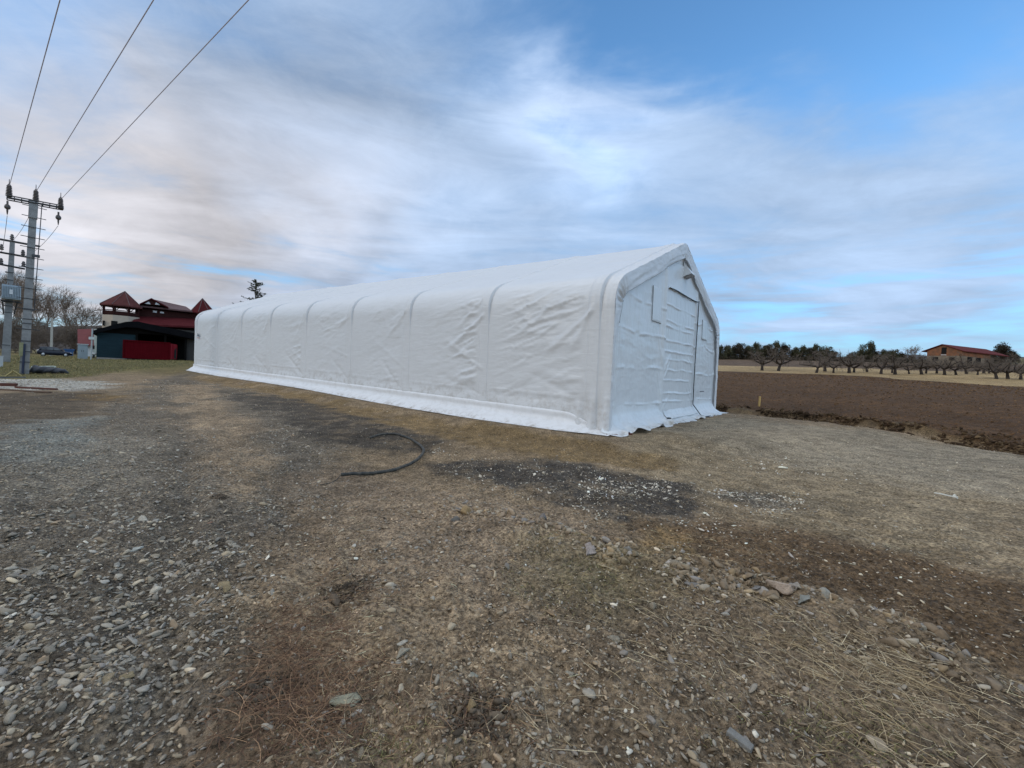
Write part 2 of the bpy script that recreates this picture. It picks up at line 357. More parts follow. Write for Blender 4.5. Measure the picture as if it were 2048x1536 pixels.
def ground_col(x, y):
    r = np.hypot(x, y)
    c = np.empty(x.shape+(3,)); c[:] = (.180, .145, .104); g = np.full(x.shape, .35)
    wx = x+fbm(x*1.1, y*1.1, 21, 4)*np.clip(r*0.06, .15, 1.2); wy = y+fbm(x*1.1, y*1.1, 37, 4)*np.clip(r*0.06, .15, 1.2)
    wx = wx+fbm(x*6, y*6, 22, 4, .6)*.16; wy = wy+fbm(x*6, y*6, 38, 4, .6)*.16
    fs = field_side(x, y)+0.35*fbm(x*0.9, y*0.9, 9, 3)
    left = sst(-8, -20, x)*sst(26, 34, y)
    c[:] = c*(1-left[..., None])+np.array((.115, .100, .045))*left[..., None]
    for nm, poly, col, gr, soft, st in ZON:
        f = sst(soft, -soft, poly_sd(wx, wy, poly))*st
        if nm[:5] == 'black': f = f*np.clip(.95+1.0*fbm(x*2.3, y*2.3, 44, 4, .6), 0, 1)
        c = c*(1-f[..., None])+np.array(col)*f[..., None]; g = g*(1-f)+gr*f
    f = sst(-0.3, 0.25, fs)*sst(-6, 4, y)
    bank = sst(2.6, 1.0, fs)
    fieldc = np.array((.064, .037, .0175))+(np.array((.105, .080, .050))-np.array((.088, .057, .034)))*(bank*sst(-.3, .5, fbm(x*1.5, y*0.5, 3, 3)))[..., None]
    c = c*(1-f[..., None])+fieldc*f[..., None]; g = g*(1-f)+.1*f
    nz = fbm(x*.12, y*.12, 41, 4)
    f = sst(-0.8, 0.8, beyond(x, y, Lgr1)+nz*2)*sst(0, 10, x); c = c*(1-f[..., None])+np.array((.24, .185, .105))*f[..., None]*(1+0.25*nz[..., None]); g *= 1-f
    f = sst(-1.5, 1.5, beyond(x, y, Lgr2)+nz*3)*sst(0, 10, x); c = c*(1-f[..., None])+np.array((.082, .058, .040))*f[..., None]; g *= 1-f
    f = sst(150, 230, y); c = c*(1-f[..., None])+np.array((.11, .10, .05))*f[..., None]
    for k, (sc, am) in enumerate(((.35, .22), (1.6, .22), (6., .25))):
        c = c*(1+am*fbm(x*sc, y*sc*1.0, 60+k, 3)[..., None])
    c = c*(1+.30*fbm(x*13, y*13, 66, 3)*sst(14, 5, r))[..., None]
    return np.clip(c*np.array((1.40, 1.28, 1.12)), .008, 1), np.clip(g, 0, 1)
def line_d(x, y, L):
    d = np.full(x.shape, 1e9)
    for (ax, ay), (bx, by) in zip(L[:-1], L[1:]):
        ex, ey = bx-ax, by-ay; t = np.clip(((x-ax)*ex+(y-ay)*ey)/(ex*ex+ey*ey), 0, 1); d = np.minimum(d, (x-ax-t*ex)**2+(y-ay-t*ey)**2)
    return np.sqrt(d)
RUT = [[tuple(ground_at(*p)[:2]) for p in L] for L in ([(700, 1560), (640, 1200), (560, 980), (450, 850), (370, 765)], [(300, 1560), (330, 1180), (380, 960), (370, 850), (335, 768)], [(30, 1050), (130, 920), (210, 845), (270, 790)],
       [(2200, 1060), (1800, 970), (1500, 905), (1300, 880)], [(2200, 1230), (1800, 1080), (1550, 1000), (1400, 960)])]
CREST = [tuple(ground_at(*p)[:2]) for p in ((900, 1020), (1040, 1062), (1180, 1105), (1290, 1130), (1400, 1180), (1560, 1200), (1680, 1235), (1800, 1290), (1960, 1380), (2150, 1500))]
def micro(x, y, g):
    r = np.hypot(x, y); fs = field_side(x, y); fm = sst(0, .6, fs)*sst(-6, 4, y)
    z = 0.035*fbm(x*1.3, y*1.3, 70, 4)*sst(60, 20, r)
    n = fbm(x*7, y*7, 71, 5, .62); z = z+0.036*n*(0.8+.3*g)*sst(25, 8, r); z = z+.035*fbm(x*2.9, y*2.9, 77, 4, .6)*sst(25, 8, r)
    rg = 1-np.abs(fbm(x*16, y*16, 72, 3, .6))*2; z = z+0.014*rg*sst(10, 4, r)+.009*fbm(x*38, y*38, 76, 2)*sst(7, 3, r)
    u = x*.86-y*.5; z = z+fm*(0.09*fbm(x*2.2, y*2.2, 73, 4, .65)*sst(70, 35, r)+.05*np.sin(u*5.2+2*fbm(x*.4, y*.4, 74, 2))*sst(60, 25, r))
    ring = poly_sd(x, y, Zp['clay'][1]); z = z+0.03*fbm(x*4, y*4, 74, 3)*sst(.3, -.3, ring)
    b2 = poly_sd(x, y, Zp['black2'][1]); z = z+(0.05*fbm(x*2.5, y*2.5, 75, 3)+.03)*sst(.3, -.4, b2)
    wx = x+fbm(x*1.6, y*1.6, 81, 3)*.25; wy = y+fbm(x*1.6, y*1.6, 82, 3)*.25
    for k, L in enumerate(RUT):
        d = line_d(wx, wy, L); z = z+(-.045*np.exp(-(d/.16)**2)+.028*np.exp(-((d-.30)/.11)**2)*(.6+fbm(x*3, y*3, 83+k, 3)))*(1 if k < 3 else .6)
    d = line_d(wx, wy, CREST); z = z+(.085+.09*fbm(x*2.4, y*2.4, 88, 4))*np.exp(-(d/.30)**2)
    z = z+.05*np.exp(-(poly_sd(wx, wy, Zp['yclay'][1])/.10)**2)
    a, b = ab(x, y); ins = sst(-.6, -.2, a)*sst(TW+.6, TW+.2, a)*sst(-.6, -.2, b)*sst(TL+.6, TL+.2, b)
    return z*(1-ins)-.01*ins
def axis(lo, hi, f0, f1, step, grow):
    v = [f0]; s = step
    while v[-1] < f1: v.append(v[-1]+step)
    s = step
    while v[-1] < hi: s *= grow; v.append(v[-1]+min(s, 25))
    s = step; a = [f0]
    while a[-1] > lo: s *= grow; a.append(a[-1]-min(s, 25))
    return np.array(a[1:][::-1]+v)
gx = axis(-900, 900, -3.8, 4.2, 0.018, 1.018); gy = axis(-300, 1200, 1.2, 5.5, 0.018, 1.013)
XX, YY = np.meshgrid(gx, gy, indexing='ij')
gcol, ggr = ground_col(XX, YY)
ZZ = terrain(XX, YY)+micro(XX, YY, ggr)

def ground_material():
    m = bpy.data.materials.new('ground_soil'); m.use_nodes = True; t = NT(m.node_tree); t.n.clear()
    b = t.node('ShaderNodeBsdfPrincipled'); o = t.node('ShaderNodeOutputMaterial'); t.l.new(b.outputs[0], o.inputs[0])
    tc = t.node('ShaderNodeTexCoord').outputs['Object']
    a = t.node('ShaderNodeAttribute', attribute_name='col').outputs[0]
    g = t.node('ShaderNodeAttribute', attribute_name='gravel').outputs['Fac']
    warp = t.vmath('ADD', tc, t.scale(t.noise(tc, 9, 3, .6, col=True), 0.08))
    def vor(scale):
        v = t.node('ShaderNodeTexVoronoi'); v.inputs['Scale'].default_value = scale; t.l.new(warp, v.inputs['Vector']); return v
    v1 = vor(48); v2 = vor(17)
    n1 = t.noise(tc, 3.1, 8, .72); n2 = t.noise(tc, 28, 6, .7)
    c = t.mix(1.0, a, t.mix(t.ramp(n1, .25, .75), (.62, .60, .58), (1.36, 1.35, 1.32)), 'MULTIPLY')
    c = t.mix(1.0, c, t.mix(t.ramp(n2, .30, .72), (.26, .25, .24), (1.78, 1.77, 1.74)), 'MULTIPLY')
    for v, lo, amt in ((v1, .0, .9), (v2, .35, .55)):
        s = t.node('ShaderNodeSeparateColor'); t.l.new(v.outputs['Color'], s.inputs[0])
        peb = t.math('MULTIPLY', t.ramp(v.outputs['Distance'], .42, .28), t.ramp(s.outputs[0], .35, .6))
        peb = t.math('MULTIPLY', peb, t.math('MULTIPLY', g, amt))
        pc = t.mix(s.outputs[1], (.075, .072, .066), (.30, .28, .25))
        c = t.mix(peb, c, t.mix(.45, pc, a))
    # scattered pale flecks (straw chips, broken stone)
    v3 = t.node('ShaderNodeTexVoronoi'); v3.inputs['Scale'].default_value = 30; t.l.new(t.vmath('ADD', tc, t.scale(t.noise(tc, 40, 2, .5, col=True), .03)), v3.inputs['Vector'])
    s3 = t.node('ShaderNodeSeparateColor'); t.l.new(v3.outputs['Color'], s3.inputs[0])
    fl = t.math('MULTIPLY', t.ramp(v3.outputs['Distance'], .22, .14), t.ramp(s3.outputs[0], .88, .93))
    c = t.mix(t.math('MULTIPLY', fl, t.math('MULTIPLY', g, .8)), c, (.38, .35, .30))
    t.l.new(c, b.inputs['Base Color']); b.inputs['Roughness'].default_value = .93; b.inputs['Specular IOR Level'].default_value = .18
    hgt = t.math('ADD', t.math('MULTIPLY', n2, 1.0), t.math('MULTIPLY', t.math('MULTIPLY', t.ramp(v1.outputs['Distance'], .5, .1), g), .7))
    hgt = t.math('ADD', hgt, t.math('MULTIPLY', t.noise(tc, 110, 4, .65), .4))
    bn = t.node('ShaderNodeBump'); bn.inputs['Strength'].default_value = .9; bn.inputs['Distance'].default_value = .034
    t.l.new(hgt, bn.inputs['Height']); t.l.new(bn.outputs[0], b.inputs['Normal'])
    return m
mesh_obj('ground', np.stack([XX, YY, ZZ], -1), grid_faces(len(gx), len(gy)), ground_material(), smooth=True, colors=gcol.reshape(-1, 3), extra={'gravel': ggr.ravel()}, kind='structure')
del XX, YY
#GROUND_SPLIT
# ------------------------------------------------------------------ loose stones, clods, straw
def ico(sub):
    p = (1+5**.5)/2
    V = [(-1, p, 0), (1, p, 0), (-1, -p, 0), (1, -p, 0), (0, -1, p), (0, 1, p), (0, -1, -p), (0, 1, -p), (p, 0, -1), (p, 0, 1), (-p, 0, -1), (-p, 0, 1)]
    F = [(0, 11, 5), (0, 5, 1), (0, 1, 7), (0, 7, 10), (0, 10, 11), (1, 5, 9), (5, 11, 4), (11, 10, 2), (10, 7, 6), (7, 1, 8), (3, 9, 4), (3, 4, 2), (3, 2, 6), (3, 6, 8), (3, 8, 9), (4, 9, 5), (2, 4, 11), (6, 2, 10), (8, 6, 7), (9, 8, 1)]
    V = [np.array(v)/np.linalg.norm(v) for v in V]
    for _ in range(sub):
        c = {}; F2 = []
        def mid(a, b):
            k = (min(a, b), max(a, b))
            if k not in c: m = V[a]+V[b]; V.append(m/np.linalg.norm(m)); c[k] = len(V)-1
            return c[k]
        for a, b, d in F: x, y, z = mid(a, b), mid(b, d), mid(d, a); F2 += [(a, x, z), (b, y, x), (d, z, y), (x, y, z)]
        F = F2
    return np.array(V), np.array(F)
I0 = ico(0); I1 = ico(1); I2 = ico(2)
def facet(V, n, r):          # chop a ball into an angular stone
    V = V.copy()
    for _ in range(n):
        d = r.normal(size=3); d /= np.linalg.norm(d); h = r.uniform(.28, .80)
        s = V@d; k = s > h; V[k] -= (s[k]-h)[:, None]*d
    return V
TPL = [facet(I1[0]*(1+rng.uniform(-.14, .14, (42, 1))), 12, rng) for _ in range(40)]
TPL0 = [I0[0]*rng.uniform(.5, 1.15, (12, 1)) for _ in range(24)]
def scatter_stones(name, pts, size, cols, label, flat=(.35, .8), big=None, matl=None, sink=.25, cat=None, kind='stuff', gg=None):
    n = len(pts); Vs = []; Fs = []; Cs = []; off = 0
    z = terrain(pts[:, 0], pts[:, 1])+micro(pts[:, 0], pts[:, 1], gg if gg is not None else np.full(n, .5))
    for tplset, F0, sel in ((TPL, I1[1], big), (TPL0, I0[1], ~big)):
        idx = np.nonzero(sel)[0]
        if not len(idx): continue
        T = np.array(tplset)[rng.integers(0, len(tplset), len(idx))]
        s = size[idx]; sc = np.stack([s*rng.uniform(.8, 1.9, len(idx)), s*rng.uniform(.55, 1.0, len(idx)), s*rng.uniform(flat[0], flat[1], len(idx))], -1)
        T = T*sc[:, None, :]
        th = rng.uniform(0, 2*math.pi, len(idx)); tl = rng.normal(0, .25, (len(idx), 2))
        x, y, zc = T[..., 0], T[..., 1], T[..., 2]
        zc = zc+x*tl[:, :1]+y*tl[:, 1:]
        c, sn = np.cos(th)[:, None], np.sin(th)[:, None]
        X = x*c-y*sn+pts[idx, 0][:, None]; Y = x*sn+y*c+pts[idx, 1][:, None]; Z = zc+(z[idx]+sc[:, 2]*(1-2*sink))[:, None]
        k = T.shape[1]; Vs.append(np.stack([X, Y, Z], -1).reshape(-1, 3))
        Fs.append((F0[None]+(np.arange(len(idx))*k)[:, None, None]).reshape(-1, 3)+off); off += len(idx)*k
        Cs.append(np.repeat(cols[idx], k, axis=0))
    return mesh_obj(name, np.concatenate(Vs), np.concatenate(Fs), matl, colors=np.concatenate(Cs), kind=kind, label=label, cat=cat)
stone_mat = mat('loose_stone', (.2, .2, .2), .85, .22, 45, .004, 120, attr=True)
def fan(n, r0_, r1_, pw, half=58):
    u = rng.random(n); r = (r0_**(2-pw)+u*(r1_**(2-pw)-r0_**(2-pw)))**(1/(2-pw))
    th = R(90)+R(half)*(rng.random(n)*2-1)
    return np.stack([r*np.cos(th), r*np.sin(th)], -1), r
def outside_tent(p, m=.75):
    a, b = ab(p[:, 0], p[:, 1]); return ~((a > -m) & (a < TW+m) & (b > -m) & (b < TL+m))
def pal(n, base, sd):
    b = np.array(base)[rng.integers(0, len(base), n)]*np.array((1.70, 1.54, 1.30)); return np.clip(b*np.exp(rng.normal(0, sd, (n, 1))), .01, .8)
# gravel
P, r = fan(150000, 1.3, 34, 1.75)
gc, gg = ground_col(P[:, 0], P[:, 1]); fs = field_side(P[:, 0], P[:, 1])
clump = .55+.9*fbm(P[:, 0]*2.2, P[:, 1]*2.2, 90, 4)
keep = (rng.random(len(P)) < np.clip(gg**1.5*clump*1.25, 0.02, 1)) & outside_tent(P) & (fs < -.2) & ~((P[:, 0] < -8) & (P[:, 1] > 25))
P, r, gc, gg = P[keep], r[keep], gc[keep], gg[keep]; n = len(P)
sz = np.maximum(.0092*np.exp(rng.normal(0, .50, n))*(.7+.5*gg), .0011*r)
cs = pal(n, [(.165, .160, .148), (.20, .19, .17), (.135, .130, .120), (.21, .185, .145), (.175, .170, .17), (.17, .135, .10)], .22)
cs = cs*.85+gc*.25
wf = rng.random(n) < .015; cs[wf] = pal(wf.sum(), [(.42, .42, .40)], .12)
scatter_stones('gravel', P, sz, cs, 'grey and tan loose gravel strewn over the track and yard', big=sz > .012*1.2, matl=stone_mat, gg=gg, cat=None)
NG = n
# medium stones in the gravel track
P, r = fan(42000, 1.4, 14, 1.6); gc, gg = ground_col(P[:, 0], P[:, 1])
keep = (rng.random(len(P)) < np.clip((gg-.42)*1.4, .012, 1)*np.clip(.5+1.2*fbm(P[:, 0]*1.1, P[:, 1]*1.1, 92, 3), 0, 1)) & outside_tent(P) & (field_side(P[:, 0], P[:, 1]) < -.3)
P, r, gc, gg = P[keep], r[keep], gc[keep], gg[keep]; n = len(P)
sz = np.minimum(.0155*np.exp(rng.normal(0, .50, n)), .045)
scatter_stones('gravel', P, sz, pal(n, [(.19, .185, .17), (.23, .21, .175), (.16, .155, .145), (.21, .21, .205)], .18), 'larger flat grey stones bedded among the track gravel', flat=(.30, .65), big=np.ones(n, bool), matl=stone_mat, gg=gg, sink=.36)
# rubble along the crest of the scraped bank
Ps = []
cr_ = np.array(CREST)
for _ in range(4200):
    i = random.randrange(len(cr_)-2); t_ = random.random(); q_ = cr_[i]*(1-t_)+cr_[i+1]*t_; Ps.append(q_+np.array([random.gauss(0, .20), random.gauss(0, .20)]))
P = np.array(Ps); P = P[rng.random(len(P)) < np.clip(.35+1.6*fbm(P[:, 0]*2.0, P[:, 1]*2.0, 93, 3), .03, 1)]; n = len(P)
gc, gg = ground_col(P[:, 0], P[:, 1]); sz = np.minimum(.018*np.exp(rng.normal(0, .6, n)), .055); cs = pal(n, [(.20, .18, .15), (.16, .155, .155), (.19, .15, .10), (.24, .22, .19)], .2); k_ = rng.random(n) < .6; cs[k_] = gc[k_]*1.05
scatter_stones('rubble', P, sz, cs, 'grey and tan rubble along the crest of the scraped bank', flat=(.45, .95), big=np.ones(n, bool), matl=stone_mat, gg=gg, sink=.3)
# soil crumbs everywhere near
P, r = fan(120000, 1.3, 13, 1.8); gc, gg = ground_col(P[:, 0], P[:, 1])
cl = fbm(P[:, 0]*1.8, P[:, 1]*1.8, 95, 4)
keep = (rng.random(len(P)) < np.clip(.28+1.3*cl, .04, 1)*(1.1-.7*gg)) & outside_tent(P) & (field_side(P[:, 0], P[:, 1]) < -.2)
P, r, gc, gg = P[keep], r[keep], gc[keep], gg[keep]; n = len(P)
sz = np.minimum(np.maximum(.0062*np.exp(rng.normal(0, .52, n)), .0010*r), .024)
soil_mat = mat('soil_clod', (.1, .1, .1), .97, .25, 60, .004, 150, attr=True, spec=.1)
scatter_stones('soil_crumbs', P, sz, gc*np.exp(rng.normal(-.08, .42, (n, 1))), 'brown crumbs of dry soil lying on the bare yard', flat=(.35, .8), big=sz > .010, matl=soil_mat, gg=gg, sink=.35)
# white chips on the black earth patches
Ps = []
for poly, cnt, wd in (('black2', 420, .25), ('black3', 240, .2), ):
    pg = np.array(Zp[poly][1]); lo, hi = pg.min(0), pg.max(0); q = rng.uniform(lo, hi, (cnt*6, 2))
    q = q[poly_sd(q[:, 0], q[:, 1], [tuple(v) for v in pg]) < wd*.5]
    wgt = np.clip(.08+2.2*fbm(q[:, 0]*1.7, q[:, 1]*1.7, 97, 3), .03, 1); q = q[rng.random(len(q)) < wgt][:cnt]; Ps.append(q)
for (px, py, sx, sy, cnt) in ((1190, 975, 30, 12, 130), (1280, 985, 45, 14, 240), (1185, 1000, 22, 10, 70), (1320, 975, 30, 8, 90), (1540, 1000, 55, 14, 220), (1530, 930, 80, 18, 170), (1650, 950, 60, 14, 60), (880, 900, 25, 6, 60), (1430, 1050, 80, 25, 80)):
    for _ in range(cnt):
        g = ground_at(px+random.gauss(0, sx*.7), py+random.gauss(0, sy*.7)); Ps.append(g[None, :2])
P = np.concatenate(Ps); n = len(P); sz = .0125*np.exp(rng.normal(0, .45, n))
scatter_stones('white_chips', P, sz, pal(n, [(.36, .35, .33), (.24, .23, .21), (.16, .16, .15), (.46, .45, .43)], .22), 'pale broken stone chips scattered on the black earth', flat=(.4, .8), big=sz > .013, matl=stone_mat)
# pale chips over the right-hand slope
P, r = fan(5200, 2.5, 17, 1.4); fs = field_side(P[:, 0], P[:, 1])
keep = (P[:, 0] > .8+.0*r) & (fs < -.4) & outside_tent(P) & (rng.random(len(P)) < np.clip(.25+1.8*fbm(P[:, 0]*.9, P[:, 1]*.9, 99, 3), .04, 1)); P = P[keep]; r = r[keep]; n = len(P)
sz = np.maximum(.010*np.exp(rng.normal(0, .45, n)), .0012*r)
scatter_stones('stone_chips', P, sz, pal(n, [(.36, .33, .27), (.27, .24, .19), (.42, .40, .36)], .15), 'pale flat stone chips spread over the clay slope on the right', flat=(.25, .6), big=sz > .012, matl=stone_mat)
# dark clods along the bank of the ploughed field
P = []
for i in range(13000):
    y = random.uniform(7, 24.5) if random.random() < .75 else random.uniform(7, 34)
    x = np.polyval(ecf, np.clip(y, 8, 26)) + (random.gauss(.05, .28) if random.random() < .7 else random.uniform(-.2, 3.5)); P.append((x, y))
P = np.array(P); n = len(P); k = fbm(P[:, 0]*1.1, P[:, 1]*1.1, 101, 3); P = P[k > -.12]; n = len(P)
sz = .030*np.exp(rng.normal(0, .5, n))
scatter_stones('earth_clods', P, sz, pal(n, [(.030, .021, .015), (.045, .031, .021), (.065, .048, .031)], .2), 'dark lumps of turned earth along the edge of the ploughed field', flat=(.5, 1), big=sz > .02, matl=soil_mat)
P = rng.uniform((10, 12), (60, 62), (26000, 2)); rr = np.hypot(P[:, 0], P[:, 1]); fs = field_side(P[:, 0], P[:, 1])
keep = (fs > .5) & (beyond(P[:, 0], P[:, 1], Lgr1) < -1) & (rng.random(len(P)) < np.clip(18/rr, 0, 1)); P = P[keep]; rr = rr[keep]; n = len(P)
sz = np.maximum(.028*np.exp(rng.normal(0, .4, n)), .0014*rr)
scatter_stones('earth_clods', P, sz, pal(n, [(.075, .048, .029), (.095, .062, .038), (.060, .040, .026)], .2), 'brown clods covering the ploughed field', flat=(.5, .9), big=sz > .05, matl=soil_mat, sink=.4)

# straw, twigs, grass: thin bent ribbons with real thickness in their curl
def blades(name, pts, L, wd, cols, label, up=(.0, .12), bend=.5, az=None, matl=None, lift=0.004):
    n = len(pts); k = 5
    z0 = terrain(pts[:, 0], pts[:, 1])+micro(pts[:, 0], pts[:, 1], np.full(n, .4))+lift
    th = rng.uniform(0, 2*math.pi, n) if az is None else az
    el = rng.uniform(up[0], up[1], n); bd = rng.normal(0, bend, n); t = np.linspace(0, 1, k)
    ang = th[:, None]+bd[:, None]*t[None]; ds = (L/(k-1))[:, None]
    dx = np.cos(ang)*np.cos(el)[:, None]*ds; dy = np.sin(ang)*np.cos(el)[:, None]*ds; dz = (np.sin(el)[:, None]*(1-1.3*t[None]))*ds
    x = pts[:, 0][:, None]+np.cumsum(dx, 1)-dx; y = pts[:, 1][:, None]+np.cumsum(dy, 1)-dy; z = z0[:, None]+np.maximum(np.cumsum(dz, 1)-dz, 0)+rng.uniform(0, .006, (n, 1))
    w_ = wd[:, None]*(1-.6*t[None]); nx, ny = -np.sin(ang), np.cos(ang)
    Vv = np.stack([np.stack([x+nx*w_, y+ny*w_, z], -1), np.stack([x, y, z+w_*1.2], -1), np.stack([x-nx*w_, y-ny*w_, z], -1)], 2)  # n,k,3,3
    Vv = Vv.reshape(-1, 3); b = np.arange(n)*k*3
    F = []
    for i in range(k-1):
        for j in range(2): F.append(np.stack([b+i*3+j, b+i*3+j+1, b+(i+1)*3+j+1, b+(i+1)*3+j], -1))
    return mesh_obj(name, Vv, np.concatenate(F), matl, colors=np.repeat(cols, k*3, axis=0), kind='stuff', label=label)
straw_mat = mat('dry_stalk', (.3, .25, .15), .8, .2, 20, attr=True)
def gauss_px(cx, cy, sx, sy, n):
    out = [ground_at(cx+random.gauss(0, sx), min(1600, cy+random.gauss(0, sy)))[:2] for _ in range(n)]; return np.array(out)
def cloud_px(cx, cy, sx, sy, n, m=26):       # a spread around seeds found on the ground
    s = gauss_px(cx, cy, sx, sy, m); q = s[rng.integers(0, m, n)]; return q+rng.normal(0, .09, (n, 2))
P, r = fan(30000, 1.3, 7, 1.8, 56); gc, gg = ground_col(P[:, 0], P[:, 1])
keep = (P[:, 0]+.55*P[:, 1] > .2) & (rng.random(len(P)) < np.clip(.25+1.4*fbm(P[:, 0]*1.3, P[:, 1]*1.3, 110, 3), .03, .8)*np.clip(1.2-gg*1.2, 0, 1)); P = P[keep]; n = len(P)
blades('straw', P, rng.uniform(.02, .11, n), rng.uniform(.0006, .0014, n), pal(n, [(.30, .25, .16), (.22, .17, .10), (.15, .11, .07), (.40, .35, .25)], .25), 'fine dry straw and chaff scattered over the near soil', matl=straw_mat)
Q = np.concatenate([cloud_px(1700, 1310, 90, 40, 280, 50), cloud_px(1790, 1370, 60, 45, 420, 50), cloud_px(1480, 1280, 110, 45, 220, 50), cloud_px(1860, 1470, 80, 40, 170, 40), cloud_px(1150, 1420, 200, 60, 130, 60), cloud_px(1420, 1200, 110, 25, 90, 40)]); n = len(Q)
blades('dry_grass', Q, rng.uniform(.05, .22, n), rng.uniform(.0008, .0018, n), pal(n, [(.26, .22, .15), (.20, .16, .10), (.32, .29, .22), (.14, .11, .07)], .2), 'long pale dead grass stalks flattened on the bank at lower right', up=(.02, .25), bend=.45, az=rng.normal(R(150), .9, n), matl=straw_mat)
Q = np.concatenate([cloud_px(610, 1310, 60, 45, 800, 40), cloud_px(560, 1440, 65, 50, 650, 40), cloud_px(900, 1460, 180, 40, 260, 50), cloud_px(640, 1380, 45, 60, 300), cloud_px(700, 1180, 60, 30, 160)]); n = len(Q)
blades('brown_roots', Q, rng.uniform(.05, .17, n), rng.uniform(.0010, .0022, n), pal(n, [(.085, .052, .034), (.15, .10, .065), (.06, .036, .026)], .25), 'reddish brown tangle of dead roots and weed stems near the bottom edge', up=(.05, .55), bend=1.1, matl=straw_mat)
Q = np.concatenate([cloud_px(1170, 1130, 70, 25, 420), cloud_px(1060, 1180, 60, 25, 200), cloud_px(1230, 1180, 50, 25, 330), cloud_px(1700, 1460, 90, 35, 500), cloud_px(1100, 1090, 30, 8, 200), cloud_px(820, 1500, 70, 20, 260)]); n = len(Q)
blades('green_tufts', Q, rng.uniform(.015, .06, n), rng.uniform(.0009, .0018, n), pal(n, [(.085, .095, .040), (.12, .12, .05), (.07, .075, .035), (.20, .17, .10)], .2), 'short green grass and moss tufts among the stones', up=(.3, 1.2), bend=.8, matl=straw_mat)
# grass on the verge at the back left and dry meadow beneath the orchard
P = rng.uniform((-75, 24), (-17, 62), (60000, 2)); sd_ = poly_sd(P[:, 0], P[:, 1], Zp['grass'][1]); P = P[sd_ < .3]; P = P[:26000]; n = len(P)
if n: blades('verge_grass', P, rng.uniform(.08, .22, n), rng.uniform(.008, .02, n), pal(n, [(.080, .080, .032), (.11, .10, .045), (.06, .065, .026), (.17, .14, .075)], .2), 'short yellow green winter grass on the verge beyond the poles', up=(.5, 1.4), bend=.6, matl=straw_mat)

# stones one can point to
def big_stone(px, py, size, col, label, flat=.6, seed=0, name='stone', stretch=1.4, rz=None):
    r_ = np.random.default_rng(seed+500); V = facet(I2[0], 12, r_); dn = fbm(V[:, 0]*1.7+V[:, 2]*2.1+seed, V[:, 1]*1.9-V[:, 2]*1.3, 700+seed, 4, .6); V = V*(1+.32*dn[:, None]+r_.uniform(-.03, .03, (len(V), 1)))
    V = V*np.array([size*stretch, size, size*flat]); g = ground_at(px, py)
    col = tuple(v*k for v, k in zip(col, (1.30, 1.14, .92)))
    mt = mat('rock_'+str(tuple(col)), col, .92, .34, 30, .02, 60)
    o = mesh_obj(name, V, I2[1], mt, label=label, cat='stone'); z = float((terrain(g[:1], g[1:2])+micro(g[:1], g[1:2], np.array([.4])))[0])
    o.location = (g[0], g[1], z+size*flat*.28); o.rotation_euler = (r_.normal(0, .15), r_.normal(0, .15), r_.uniform(0, 3) if rz is None else rz)
    o['group'] = 'loose stones lying on the bare ground'
    return o
